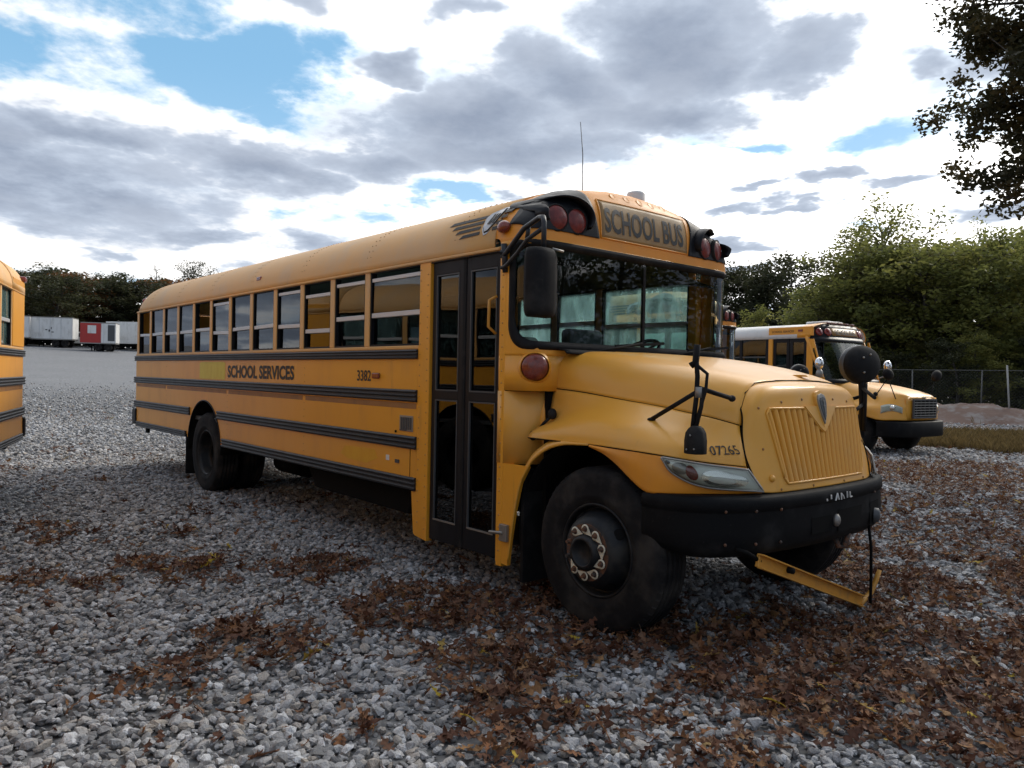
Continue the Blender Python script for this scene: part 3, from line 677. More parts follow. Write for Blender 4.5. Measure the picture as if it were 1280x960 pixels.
    B = [(-.64, 1.14, 1.215), (-.35, 1.165, 1.24), (-.05, 1.168, 1.25), (.25, 1.155, 1.24), (.46, 1.10, 1.22), (.62, .97, 1.19), (.785, .765, 1.16)]
    Cc = [(-.64, 1.07, 1.25), (-.35, 1.10, 1.305), (-.05, 1.11, 1.325), (.25, 1.09, 1.31), (.44, 1.03, 1.28), (.59, .91, 1.245), (.765, .755, 1.215)]
    D = [(-.64, .99, 1.29), (-.35, 1.01, 1.37), (-.05, 1.015, 1.39), (.25, .985, 1.365), (.43, .935, 1.335), (.575, .85, 1.30), (.74, .735, 1.27)]
    E_ = [(-.64, .935, 1.52), (-.35, .935, 1.50), (-.05, .92, 1.465), (.25, .88, 1.43), (.43, .84, 1.40), (.57, .785, 1.375), (.71, .705, 1.335)]
    F_ = [(-.64, .925, 1.64), (-.35, .915, 1.61), (-.05, .885, 1.58), (.25, .84, 1.54), (.43, .795, 1.51), (.57, .745, 1.475), (.70, .68, 1.43)]
    G_ = [(-.64, .88, 1.735), (-.35, .86, 1.71), (-.05, .82, 1.675), (.25, .775, 1.63), (.43, .73, 1.60), (.57, .68, 1.565), (.69, .62, 1.525)]
    H_ = [(-.62, .75, 1.785), (-.35, .73, 1.765), (-.05, .69, 1.732), (.25, .64, 1.69), (.43, .60, 1.655), (.57, .56, 1.622), (.685, .51, 1.585)]
    I_ = [(-.60, .40, 1.795), (-.35, .39, 1.78), (-.05, .37, 1.755), (.25, .34, 1.71), (.43, .32, 1.672), (.57, .30, 1.637), (.69, .27, 1.602)]
    J_ = [(-.59, 0, 1.80), (-.35, 0, 1.785), (-.05, 0, 1.762), (.25, 0, 1.716), (.43, 0, 1.68), (.57, 0, 1.643), (.70, 0, 1.605)]
    hood_half = loft([E_, F_, G_, H_, I_, J_], 40, 30)
    hl = [[Vector((v.x, -v.y, v.z)) for v in col] + [v.copy() for v in reversed(col[:-1])] for col in hood_half]
    MB().grid(hl).build('hood', 'hoodyellow', root, solid=.008, off=0)
    # a raised centre crease pair on the hood
    for s in (-1, 1):
        fe = loft([A, B, Cc, D, E_], 44, 26)
        MB().grid([[Vector((v.x, s * v.y, v.z)) for v in col] for col in fe]).build('fender', 'hoodyellow', root, solid=.008, off=0)
        MB().tube([Vector((p[0], s * (p[1] + .002), p[2])) for p in catmull(E_, 30)], .0045, 5).build('panel_seam', 'chassis', root)
        MB().tube([Vector((p[0], s * (p[1] + .003), p[2])) for p in catmull(A, 30)], .0045, 5).build('panel_seam', 'chassis', root)
        MB().tube([Vector((q[0] - .004, s * (q[1] + .003), q[2] + .002)) for q in catmull([r_[0] for r_ in (D, E_, F_, G_, H_)], 20)], .0065, 6).build('hood_seal', 'rubber', root)
        # strip behind the hood: the cowl sides
        back = [(-.66, .965, 1.05)] + [(-.66, r_[0][1] + .012, r_[0][2]) for r_ in (D, E_, F_, G_, H_)]
        P = [[Vector((-.66 + dx, s * (q[1] + dy), q[2])) for q in catmull(back, 20)] for dx, dy in ((-.05, .035), (0, .012), (.02, -.02))]
        MB().grid(P).build('cowl_side', 'yellow', root, solid=.006)
        # lower fender: rear arch strip and the panel that carries the headlamp
        lip = [(-.785, .30), (-.765, .43), (-.725, .66), (-.67, .86), (-.60, .97), (-.54, 1.04), (-.41, 1.12), (-.25, 1.165), (-.05, 1.182)]
        P = [[(p[0] + dx * o, s * (1.205 - o * .04 - .0), p[1] + dz * o) for p, (dx, dz) in zip(catmull(lip, 28), [(-.06 * math.cos(t), .05 * math.sin(t)) for t in np.linspace(0, math.pi / 2, 28)])] for o in (1, .5, 0)]
        P = [[(x, y, min(z, 1.183 - .001 * k)) for x, y, z in r_] for k, r_ in enumerate(P)]
        MB().grid(P).build('arch_strip', 'hoodyellow', root, solid=.012, off=0)
        A2 = [(-.05, 1.187, 1.178), (.25, 1.18, 1.170), (.47, 1.135, 1.156), (.64, 1.00, 1.128), (.80, .765, 1.098)]
        Z1 = [(-.05, 1.187, 1.172), (.12, 1.19, 1.12), (.26, 1.19, 1.03), (.40, 1.18, .945), (.54, 1.115, .94), (.70, .95, .945), (.86, .69, .955)]
        MB().grid([[Vector((q.x, s * q.y, q.z)) for q in col] for col in loft([catmull(A2, 9), [(np.array(a) + np.array(b)) / 2 + np.array((.012, .012, 0)) for a, b in zip(catmull(A2, 9), catmull(Z1, 9))], catmull(Z1, 9)], 36, 14)]).build('fender_skirt', 'capyellow', root, solid=.01, off=0)
        Z2 = [(p[0] - .01, p[1] - .012, p[2]) for p in Z1[3:]]
        P = [[Vector((p[0], s * p[1], p[2] - dz)) for p in catmull(Z2, 20)] for dz in (-.01, .05)]
        MB().grid(P).build('bumper_filler', 'railstain', root, solid=.006)
        # headlamp
        up = [(.47, 1.14, 1.150), (.56, 1.075, 1.136), (.66, .985, 1.118), (.80, .765, 1.088)]
        lo = [(.475, 1.142, 1.142), (.53, 1.105, 1.06), (.66, .985, .99), (.86, .695, .965)]
        def hl_pt(u, v, o):
            a = np.array(catmull(up, 21)[int(round(u * 20))]) ; b = np.array(catmull(lo, 21)[int(round(u * 20))])
            p = a + (b - a) * v; n_ = np.array((.75, .66, .05)); bulge = o + .03 * math.sin(math.pi * min(1, max(0, u))) * math.sin(math.pi * v)
            p = p + n_ * bulge; return Vector((p[0], s * p[1], p[2]))
        hd = MB().grid([[hl_pt(u, v, .026) for v in np.linspace(0, 1, 9)] for u in np.linspace(0, 1, 21)]).build('headlamp', 'headgrey', root)
        MB().grid([[hl_pt(u, v, .046) for v in np.linspace(0, 1, 9)] for u in np.linspace(0, 1, 21)]).build('lens', 'lens', hd)
        ed = [hl_pt(u, 0, .042) for u in np.linspace(0, 1, 21)] + [hl_pt(1, v, .042) for v in np.linspace(.1, 1, 8)] + [hl_pt(u, 1, .042) for u in np.linspace(.95, 0, 20)]
        MB().tube(ed + ed[:1], .007, 6).build('headlamp_rim', 'steel', hd)
        def blob(u, v, ru, rv_, matn, nm, o, shear=0.):
            P = []
            for rr_ in np.linspace(0.001, 1, 6):
                row = []
                for t in np.linspace(0, 2 * math.pi, 19):
                    uu = u + ru * rr_ * math.cos(t); vv = v + rv_ * rr_ * math.sin(t); uu += shear * (vv - v)
                    uu = min(.98, max(.02, uu)); vv = min(.95, max(.05, vv))
                    k = uu * 20; k0 = int(k); p = hl_pt(min(k0, 19) / 20, vv, o) * (1 - (k - k0)) + hl_pt(min(k0 + 1, 20) / 20, vv, o) * (k - k0)
                    row.append(p + Vector((.75, s * .66, 0)) * (-.0 + .006 * (1 - rr_ * rr_)))
                P.append(row)
            MB().grid(P).build(nm, matn, hd)
        blob(.79, .55, .16, .36, 'reflector', 'reflector_bowl', .030); blob(.78, .62, .09, .16, 'white', 'bulb_shield', .035)
        blob(.36, .5, .12, .36, 'steel', 'reflector_bowl', .030); blob(.52, .50, .075, .34, 'amber', 'side_reflector', .036, .10); blob(.14, .5, .05, .2, 'darkgrey', 'lamp_bolt', .032)
    # nose panel with the slatted grille
    c0 = [(.70, 0, 1.605), (.765, 0, 1.592), (.81, 0, 1.56), (.832, 0, 1.49), (.85, 0, 1.40), (.88, 0, 1.2), (.91, 0, 1.02), (.925, 0, .95)]
    c1 = [(.695, .27, 1.60), (.76, .27, 1.585), (.805, .27, 1.55), (.825, .27, 1.48), (.843, .27, 1.39), (.874, .27, 1.2), (.905, .27, 1.02), (.918, .27, .95)]
    c2 = [(.685, .51, 1.58), (.745, .51, 1.567), (.785, .515, 1.53), (.805, .52, 1.46), (.823, .52, 1.38), (.858, .51, 1.2), (.893, .50, 1.02), (.905, .50, .95)]
    c3 = [(.69, .615, 1.525), (.73, .625, 1.505), (.76, .64, 1.47), (.775, .645, 1.42), (.79, .65, 1.35), (.825, .63, 1.2), (.868, .61, 1.02), (.885, .605, .95)]
    c4 = [(.70, .68, 1.43), (.715, .69, 1.40), (.725, .70, 1.36), (.735, .715, 1.31), (.75, .73, 1.25), (.79, .755, 1.15), (.83, .73, 1.04), (.862, .69, .955)]
    nose = loft([c0, c1, c2, c3, c4], 60, 48)
    NP = np.array([[tuple(v) for v in col] for col in nose])       # [down][across]
    def on_nose(y, z, o=0.):
        a = abs(y); best = None; d = (NP[:, :, 1] - a) ** 2 + (NP[:, :, 2] - z) ** 2
        d[:10] += .02 * (z < 1.45)
        i, j = np.unravel_index(np.argmin(d), d.shape); i = min(max(i, 1), NP.shape[0] - 2); j = min(max(j, 1), NP.shape[1] - 2)
        e1 = NP[i + 1, j] - NP[i - 1, j]; e2 = NP[i, j + 1] - NP[i, j - 1]; n_ = np.cross(e2, e1); n_ = n_ / np.linalg.norm(n_); n_ = n_ if n_[0] > 0 else -n_
        q = NP[i, j]; x = q[0] - (n_[1] * (a - q[1]) + n_[2] * (z - q[2])) / max(n_[0], .3)
        return Vector((x + o * n_[0], (a + o * n_[1]) * (1 if y >= 0 else -1), z + o * n_[2]))
    def gtop(y): return 1.437 - .012 * (abs(y) / .58) - .0
    def gbot(y): return .995
    def ghalf(z): return .502 + (z - .995) / .44 * .078
    def inside(v, g=0.):
        if not (.995 + g < v.z < 1.437 - g) or abs(v.y) > ghalf(v.z) - g: return False
        return abs(v.y) + (v.z - 1.31) * -.0 > 0 and not (v.z > 1.30 and abs(v.y) < (v.z - 1.30) * 1.15 + .0)
    both = [[Vector((v.x, -v.y, v.z)) for v in reversed(col)] + [v.copy() for v in col[1:]] for col in nose]
    MB().grid(both, keep=lambda c_: not inside(c_, .012)).build('nose_panel', 'hoodyellow', root, solid=.01, off=-1)
    gr = empty('grille'); gr.parent = root
    MB().grid([[on_nose(y, z, -.035) for y in np.linspace(-.58, .58, 30)] for z in np.linspace(.985, 1.45, 8)]).build('grille_backing', 'chassis', gr)
    nb = 19
    for k in range(nb):
        f = -1 + 2 * (k + .5) / nb
        zt = 1.432; yt = f * ghalf(1.432)
        if abs(yt) < .15: zt = min(zt, 1.30 + abs(yt) / 1.15 - .005)
        zb = 1.0; wv = .5 * ghalf(1.2) * 2 / nb * .70
        rows = []
        for z in np.linspace(zb, zt, 8):
            yc = f * ghalf(z); wv = ghalf(z) / nb * .68
            rows.append([on_nose(yc + a * wv, z, o) for a, o in ((-1, -.034), (-.85, -.004), (-.45, .006), (0, .009), (.45, .006), (.85, -.004), (1, -.028))])
        MB().grid(rows).build('grille_bar', 'hoodyellow', gr)
    fr = [(-ghalf(1.0), 1.0 + .03), (-ghalf(1.40), 1.405), (-ghalf(1.43) + .035, 1.437), (-.19, 1.437), (-.045, 1.312), (0, 1.284), (.045, 1.312), (.19, 1.437), (ghalf(1.43) - .035, 1.437), (ghalf(1.40), 1.405), (ghalf(1.0), 1.03), (ghalf(1.0) - .03, .995), (-ghalf(1.0) + .03, .995)]
    pts = []
    for a, b in zip(fr, fr[1:] + fr[:1]):
        for t in np.linspace(0, 1, 9)[:-1]: pts.append(on_nose(a[0] + (b[0] - a[0]) * t, a[1] + (b[1] - a[1]) * t, .003))
    MB().tube(pts + pts[:1], .008, 8).build('grille_frame', 'hoodyellow', gr)
    vp_ = [on_nose(y, z, .006) for y, z in ((-.20, 1.446), (.20, 1.446), (.045, 1.312), (0, 1.284), (-.045, 1.312))]
    MB().add(vp_, [(0, 1, 2, 3, 4)]).build('badge_plate', 'hoodyellow', gr, solid=.02, off=0)
    # diamond badge in its yellow holder
    def badge(k, o0, o1, mat, nm):
        pt = [(0, -.105), (-.028, -.05), (-.047, .02), (-.048, .055), (-.036, .078), (0, .088), (.036, .078), (.048, .055), (.047, .02), (.028, -.05)]
        top = [on_nose(u * k, 1.432 + v * k, 0) + Vector((o1, 0, .01)) for u, v in pt]; bot = [on_nose(u * k * 1.06, 1.432 + v * k * 1.06, 0) + Vector((o0, 0, 0)) for u, v in pt]
        n_ = len(pt); MB().add(bot + top, [tuple(range(n_, 2 * n_))] + [(i, (i + 1) % n_, n_ + (i + 1) % n_, n_ + i) for i in range(n_)]).build(nm, mat, gr, bevel=.003)
    badge(1.22, -.02, .016, 'hoodyellow', 'badge_holder'); badge(1.0, -.01, .026, 'steel', 'badge_rim'); badge(.78, -.01, .030, 'darkgrey', 'badge_plate')
    bl = MB()
    for a, b in (((-.018, .04), (.018, .04)), ((-.014, .012), (.014, .012)), ((0, .05), (0, -.05))):
        bl.bar(on_nose(a[0], 1.432 + a[1], 0) + Vector((.031, 0, .01)), on_nose(b[0], 1.432 + b[1], 0) + Vector((.031, 0, .01)), .006, .006)
    bl.build('badge_mark', 'steel', gr)
    sm_ = MB()
    for s in (-1, 1):
        sm_.tube([Vector((p[0], s * p[1], p[2])) + Vector((.002, s * .002, .002)) for p in catmull(c4, 30)], .0045, 5)
    sm_.tube([Vector((r_[-1][0], -r_[-1][1], r_[-1][2] + .003)) for r_ in (F_, G_, H_, I_, J_)] + [Vector((r_[-1][0], r_[-1][1], r_[-1][2] + .003)) for r_ in (I_, H_, G_, F_)], .0045, 5)
    sm_.build('panel_seam', 'chassis', root)
    nr = MB()
    for y, z in ((-.62, 1.44), (-.42, 1.475), (-.2, 1.49), (.2, 1.49), (.42, 1.475), (-.63, 1.2), (.63, 1.2), (-.54, .965), (-.2, .965), (.2, .965), (.5, .965)):
        nr.ball(on_nose(y, z, .0), (.007, .009, .009), 8, 5)
    nr.build('nose_bolts', 'railstain', root); MB().ball(on_nose(-.60, 1.03, .0), (.02, .022, .022), 12, 6).build('nose_plug', 'hoodyellow', root)
    MB().prism([(-.05, 1.0), (.08, 1.0), (.06, 1.012), (-.03, 1.012)], 'y', -.03, .03).build('hood_handle', 'hoodyellow', root, loc=(.60, .18, .635))
    # hood latch rod on the fender
    lt = MB().tube([(-.66, -1.085, 1.20), (-.60, -1.06, 1.28), (-.555, -1.02, 1.335)], .011, 8, 0); lt.ball((-.55, -1.03, 1.345), (.035, .03, .04), 10, 6); lt.ball((-.665, -1.10, 1.19), (.03, .025, .035), 10, 6); lt.build('hood_latch', 'rubber', root)
    lt = MB().tube([(-.66, 1.085, 1.20), (-.60, 1.06, 1.28), (-.555, 1.02, 1.335)], .011, 8, 0); lt.build('hood_latch', 'rubber', root)
    # ---------- front bumper
    bp_ = [(.38, 1.185), (.53, 1.17), (.67, 1.12), (.79, 1.02), (.885, .82), (.94, .55), (.965, .25), (.97, 0)]
    path = arclen([(x, -y) for x, y in bp_] + [(x, y) for x, y in reversed(bp_[:-1])], 61)
    rows = []
    for k, p in enumerate(path):
        e = path[min(k + 1, 60)] - path[max(k - 1, 0)]; n_ = Vector((e[1], -e[0], 0)).normalized()
        endk = min(k, 60 - k) / 60; dz = .10 * max(0, 1 - endk / .10)
        prof = [(-.12, .945), (-.02, .938), (-.004, .928), (.0, .905), (.002, .87), (-.010, .862), (-.012, .85), (-.004, .74), (-.012, .655), (-.035, .61), (-.08, .595), (-.14, .595)]
        rows.append([Vector((p[0], p[1], z + (dz * .0 if z > .7 else dz * .4))) + n_ * o for o, z in prof])
    bpo = MB().grid(rows).build('front_bumper', 'bumperblack', root, solid=.012, off=0)
    bo = MB()
    for y, z in ((-.965, .865), (-.80, .862), (-.965, .68), (-.80, .675), (-.60, .86), (-.60, .67), (.60, .86), (.8, .86)):
        k = int(np.argmin([abs(p[1] - y) for p in path])); bo.ball((path[k][0] + .003, path[k][1] - (.003 if y < 0 else -.003), z), (.009, .010, .010), 8, 5)
    bo.build('bumper_bolts', 'rust', bpo)
    def bump_pt(y, z, o):
        k = np.interp(y, [p[1] for p in path], range(61)); k0 = int(min(k, 59)); p = path[k0] + (path[k0 + 1] - path[k0]) * (k - k0); e = path[k0 + 1] - path[k0]; n_ = Vector((e[1], -e[0], 0)).normalized()
        return Vector((p[0], p[1], z)) + n_ * o
    for a, b, z0, z1 in ((-.30, -.06, .68, .78), (.02, .36, .66, .80), (.52, .72, .64, .80)):     # step openings
        MB().grid([[bump_pt(y, z, .0035) for y in np.linspace(a, b, 8)] for z in (z0, z1)]).build('bumper_opening', 'chassis', bpo)
    MB().ball(bump_pt(-.02, .74, .01), (.025, .028, .04), 10, 6).build('tow_eye', 'steel', bpo)
    MB().lathe([(.05, .0), (.048, .03), (.02, .04), (0, .04)], bump_pt(.62, .70, .0), (1, .4, 0), 16).build('fog_lamp', 'darkgrey', bpo)
    sc_ = MB()
    for y0, z0, y1, z1 in ((-.10, .905, -.095, .88), (-.04, .865, -.02, .91), (-.02, .91, .0, .868), (.03, .905, .035, .865), (.03, .905, .06, .885), (.06, .885, .07, .868), (.11, .91, .115, .87), (.15, .905, .155, .87), (.155, .87, .18, .873), (-.15, .885, -.145, .872)):
        sc_.bar(bump_pt(y0, z0, .012), bump_pt(y1, z1, .012), .007, .006)
    sc_.build('chalk_marks', 'white', bpo)
    # ---------- chassis and wheels
    for s in (-1, 1): wheel(root, 0, s, False); wheel(root, RAX, s, True)
    ch = MB()
    for s in (-1, 1): ch.box(-10.05, .85, s * .42 - .04, s * .42 + .04, .62, .86)
    for x in np.arange(-9.5, -.9, 1.1): ch.box(x, x + .08, -1.12, 1.12, .84, .93)
    ch.build('chassis_rail', 'chassis', root)
    MB().tube([(0, -1.0, .50), (0, 1.0, .50)], .07, 10).build('front_axle', 'chassis', root)
    ra = MB().tube([(RAX, -1.0, TR), (RAX, 1.0, TR)], .09, 10); ra.ball((RAX, 0, TR), (.24, .2, .24), 16, 12); ra.build('rear_axle', 'chassis', root)
    MB().box(-.64, .70, -.62, .62, .78, 1.30).build('engine', 'chassis', root, bevel=.05)
    MB().box(-.66, -.63, -1.0, 1.0, .55, 1.70).build('firewall', 'chassis', root)
    for s in (-1, 1):
        P = [[(-.0 + .70 * math.cos(a) * 1.0 - .06, s * yy, .53 + .68 * math.sin(a)) for a in np.linspace(math.pi + .25, .35, 20)] for yy in (1.13, .60)]
        P = [[(x, y, min(z, 1.17)) for x, y, z in r_] for r_ in P]
        MB().grid(P).build('wheel_well', 'chassis', root, solid=.01)
        MB().box(-.73, -.70, s * .90 - .24, s * .90 + .24, .16, .95).build('splash_flap', 'rubber', root)
        MB().box(-7.60, -7.58, s * .95 - .26, s * .95 + .24, .17, .72).build('mud_flap', 'rubber', root)
    MB().prism([(-4.15, .62), (-4.0, .42), (-2.25, .40), (-2.1, .62)], 'y', -1.08, -.55).build('fuel_tank', 'chassis', root, bevel=.02)
    MB().tube([(-5.75, -.62, .50), (-5.05, -.62, .50)], .14, 16).build('muffler', 'chassis', root)
    MB().tube([(-5.05, -.62, .55), (-1.4, -.50, .55)], .045, 10).build('exhaust_pipe', 'chassis', root)
    MB().tube([(-6.3, 0, .52), (-1.5, 0, .66)], .06, 10).build('drive_shaft', 'chassis', root)
    MB().box(-5.9, -4.6, .1, .9, .45, .8).build('air_tank', 'chassis', root, bevel=.06)
    # ---------- lettering and small side fittings
    yl = -W - .0035
    text_mb('SCHOOL SERVICES', 1.86, .152, lambda u, v: (-6.11 + u, yl, 1.512 + v), bold=.036).build('side_lettering', 'wornink', root)
    text_mb('3382', .245, .098, lambda u, v: (-2.94 + u, yl, 1.53 + v), bold=.018).build('fleet_number', 'ink', root)
    MB().prism([(-7.11, 1.49), (-7.0, 1.485), (-6.2, 1.487), (-6.2, 1.695), (-6.3, 1.707), (-7.05, 1.705), (-7.11, 1.69)], 'y', -W - .002, -W).build('overpaint_patch', 'yellowpatch', root)
    MB().prism([(-3.22, .85), (-3.15, .925), (-2.62, .935), (-2.56, .86), (-2.75, .80), (-3.1, .81)], 'y', -W - .002, -W).build('overpaint_patch', 'fadedpatch', root)
    vt = MB(); vt.box(-2.21, -2.01, yl - .004, -W, 1.125, 1.255); vt.build('intake_vent', 'steel', root, bevel=.004)
    v2 = MB()
    for k in range(5): v2.box(-2.185 + k * .034, -2.165 + k * .034, yl - .009, yl - .003, 1.14, 1.24)
    v2.box(-2.2, -2.1, yl - .008, yl - .003, 1.13, 1.14); v2.build('vent_slots', 'darkgrey', root)
    MB().box(-2.27, -2.21, yl - .004, -W, .85, .88).build('side_plate', 'darkgrey', root); MB().box(-2.42, -2.37, yl, -W, .86, .905).build('side_sticker', 'white', root)
    MB().lathe([(.012, 0), (.01, .008), (0, .009)], (-2.27, yl + .003, 1.115), (0, -1, 0), 10).build('lock_button', 'chassis', root)
    MB().box(-2.05, -2.045, yl + .0005, -W, .66, .985).build('panel_seam', 'chassis', root)
    # hatch seam lines, drawn round the battery door
    def on_fender(px, pz):     # surface of the right fender at given x, z
        best = None
        for col in loft([A, B, Cc, D, E_], 30, 20):
            for v in col:
                d = (v.x - px) ** 2 + (v.z - pz) ** 2
                if best is None or d < best[0]: best = (d, v)
        return best[1]
    o0 = Vector((.525, -1.085, 1.165))
    col = loft([A, B, Cc, D, E_], 60, 40); cand = [v for c_ in col for v in c_]
    def fend(u, v):
        x = .672 + u * .66 - v * .75; z = 1.168 + v + u * .04
        d = sorted(((q.x - x) ** 2 + (q.z - z) ** 2, q) for q in [q for q in cand if abs(q.x - x) < .03 and abs(q.z - z) < .03] or cand)[0:3] if False else None
        q = min(cand, key=lambda q: (q.x - x) ** 2 + (q.z - z) ** 2)
        ys = [(c_.y, (c_.x - x) ** 2 + (c_.z - z) ** 2) for c_ in cand]; ys.sort(key=lambda t: t[1]); w_ = [1 / (d_ + 1e-5) for _, d_ in ys[:6]]
        y = sum(a[0] * b for a, b in zip(ys[:6], w_)) / sum(w_)
        return (x + .009, -y - .009, z)
    text_mb('07265', .150, .050, fend, bold=.004).build('fender_number', 'ink', root)
    # winged shield on the roof edge
    def roofpt(x, v, o=.010):
        z = v; h = sorted([(p[1], p[0]) for p in ROOF[:24]]); y = float(np.interp(z, [p[0] for p in h], [p[1] for p in h])); return Vector((x, -y - o, z + o * .4))
    wl = MB()
    for k, (xa, xb) in enumerate(((-1.64, -1.17), (-1.57, -1.19), (-1.50, -1.20), (-1.43, -1.19))):
        z1 = 2.775 - k * .043
        wl.add([roofpt(xa, z1 - .02), roofpt(xb, z1 - .012), roofpt(xb, z1 + .012), roofpt(xa + .035, z1 + .006)], [(0, 1, 2, 3)])
    for k, (xa, xb) in enumerate(((-.99, -.90), (-1.0, -.93), (-1.02, -.955), (-1.05, -.98))):
        z1 = 2.79 - k * .043
        wl.add([roofpt(xa, z1 - .014), roofpt(xb - .02, z1 - .010), roofpt(xb, z1 + .016), roofpt(xa, z1 + .012)], [(0, 1, 2, 3)])
    wl.build('wing_emblem', 'wornink', root, solid=.002)
    shp = [(-1.19, 2.765), (-1.16, 2.80), (-1.06, 2.83), (-.99, 2.835), (-.985, 2.80), (-1.03, 2.70), (-1.10, 2.63), (-1.14, 2.62), (-1.17, 2.67)]
    def shield(k, o, mat, nm):
        cx, cz = -1.09, 2.735
        MB().add([roofpt(cx + (x - cx) * k, cz + (z - cz) * k, o) for x, z in shp], [tuple(range(len(shp)))]).build(nm, mat, root, solid=.003)
    shield(1.0, .009, 'silver', 'shield_emblem'); shield(.86, .0125, 'wornink', 'shield_field'); shield(.78, .016, 'silver', 'shield_plate')
    sh = MB()
    for x0, x1 in ((-1.12, -1.10), (-1.09, -1.075), (-1.065, -1.05)): sh.add([roofpt(x0, 2.70, .020), roofpt(x1, 2.70, .020), roofpt(x1 + .03, 2.775, .020), roofpt(x0 + .03, 2.775, .020)], [(0, 1, 2, 3)])
    sh.build('shield_marks', 'wornink', root, solid=.002)
    # ---------- door-side rear view mirror
    for s in (-1,):
        mr = empty('side_mirror'); mr.parent = root
        m = MB(); y0 = s * 1.315
        sec = [(-.135, 0), (-.14, .03), (-.12, .085), (-.06, .115), (.06, .115), (.12, .085), (.14, .03), (.135, 0)]
        rows = []
        for z, k in ((1.985, .72), (1.995, .88), (2.02, .97), (2.06, 1.), (2.2, 1.02), (2.36, 1.), (2.40, .97), (2.425, .88), (2.433, .70)):
            rows.append([(-.42 + b * k * .9, y0 + s * a * k * .86, z) for a, b in sec + sec[:1]])
        m.grid(rows); m.add(rows[0][:-1], [tuple(range(8))]); m.add(rows[-1][:-1], [tuple(range(8))]); m.build('mirror_shell', 'rubber', mr)
        MB().box(-.424, -.420, min(y0 - .10, y0 + .10), max(y0 - .10, y0 + .10), 2.02, 2.39).build('mirror_glass', 'mirrorglass', mr)
        ar = MB()
        ar.tube([(-.90, s * 1.215, 2.445), (-.84, s * 1.23, 2.46), (-.62, s * 1.26, 2.60), (-.45, s * 1.28, 2.645), (-.39, s * 1.30, 2.635), (-.37, s * 1.31, 2.60), (-.37, s * 1.31, 2.42)], .018, 8)
        ar.tube([(-.90, s * 1.215, 2.365), (-.84, s * 1.23, 2.37), (-.70, s * 1.25, 2.44), (-.58, s * 1.265, 2.52), (-.39, s * 1.30, 2.565)], .015, 8)
        ar.tube([(-.60, s * 1.25, 2.53), (-.585, s * 1.25, 2.61)], .015, 8); ar.tube([(-.87, s * 1.205, 2.33), (-.87, s * 1.225, 2.53)], .022, 8)
        ar.tube([(-.9, s * 1.20, 2.50), (-.88, s * 1.24, 2.46)], .016, 8)
        ar.build('mirror_arm', 'railblack', mr)
        MB().tube([(-.36, s * 1.24, 2.435), (-.33, s * 1.17, 2.42)], .009, 6).build('mirror_bolt', 'steel', mr)
    # ---------- crossing-view mirrors on the fenders
    rm = empty('crossview_mirror'); rm.parent = root
    k = MB(); k.tube([(.645, -1.06, 1.76), (.66, -1.06, 1.62), (.655, -1.06, 1.50), (.645, -1.075, 1.32)], .014, 8); k.tube([(.695, -1.055, 1.56), (.69, -1.06, 1.45), (.665, -1.075, 1.32)], .012, 8)
    k.tube([(.66, -1.06, 1.68), (.715, -1.045, 1.635), (.71, -1.05, 1.54), (.67, -1.07, 1.38)], .010, 8)
    k.tube([(.294, -1.0, 1.357), (.65, -1.055, 1.53)], .014, 8); k.tube([(.705, -.78, 1.495), (.665, -1.055, 1.555)], .014, 8); k.ball((.705, -.78, 1.495), (.024, .02, .02), 8, 6); k.ball((.29, -1.0, 1.354), (.03, .022, .012), 8, 6)
    k.tube([(.62, -1.07, 1.68), (.645, -1.06, 1.70), (.655, -1.06, 1.80)], .020, 8)
    k.build('mirror_mast', 'rubber', rm); MB().tube([(.675, -1.06, 1.50), (.675, -1.06, 1.56)], .024, 8).build('mast_clamp', 'steel', rm)
    hd = MB(); sec = [(-.062, -.02), (-.058, .045), (-.02, .06), (.035, .06), (.062, .03), (.062, -.02)]
    rows = [[(.685 + a * kx * .9, -1.09 - b * kx, z) for a, b in sec + sec[:1]] for z, kx in ((1.185, .94), (1.19, 1.0), (1.26, 1.0), (1.305, .9), (1.33, .65), (1.342, .35))]
    hd.grid(rows); hd.add(rows[0][:-1], [tuple(range(6))]); hd.add(rows[-1][:-1], [tuple(range(6))]); hd.build('mirror_head', 'rubber', rm)
    for a, z in ((-.025, 1.21), (.03, 1.215), (.0, 1.29)): MB().ball((.685 + a * .9, -1.152, z), (.006, .006, .006), 6, 4).build('mirror_bolt', 'steel', rm)
    lm = empty('crossview_mirror'); lm.parent = root
    k = MB(); k.tube([(.63, 1.06, 1.24), (.62, 1.08, 1.45), (.60, 1.09, 1.70)], .022, 8); k.tube([(.66, 1.04, 1.24), (.65, 1.07, 1.60)], .014, 8)
    k.tube([(.25, 1.0, 1.37), (.61, 1.085, 1.50)], .013, 8); k.tube([(.88, .70, 1.50), (.63, 1.07, 1.56)], .013, 8); k.tube([(.70, .80, 1.40), (.63, 1.07, 1.44)], .013, 8)
    k.build('mirror_mast', 'rubber', lm)
    ro = Matrix.Rotation(R(-12), 3, 'Z')
    MB().ball((.60, 1.10, 1.74), (.075, .20, .145), 22, 12, rot=ro).build('mirror_head', 'rubber', lm)
    MB().ball((.575, 1.105, 1.74), (.075, .205, .15), 22, 12, rot=ro).build('mirror_rim', 'darkgrey', lm)
    for a, b in ((-.09, .05), (.09, .06), (-.08, -.06), (.1, -.04), (.0, .075)): MB().ball((.60 + .066 - abs(a) * .1, 1.10 + a, 1.74 + b), (.010, .008, .008), 6, 4).build('mirror_bolt', 'steel', lm)
    # ---------- crossing arm hanging loose in front of the bumper
    ca = empty('crossing_arm'); ca.parent = root
    a0 = Vector((.925, -.83, .595)); a1 = Vector((.86, .60, .10))
    sec = MB(); sec.bar(a0, a1, .022, .075); sec.build('arm_channel', 'armyellow', ca, bevel=.004)
    dn = (a1 - a0).normalized()
    e2 = MB()
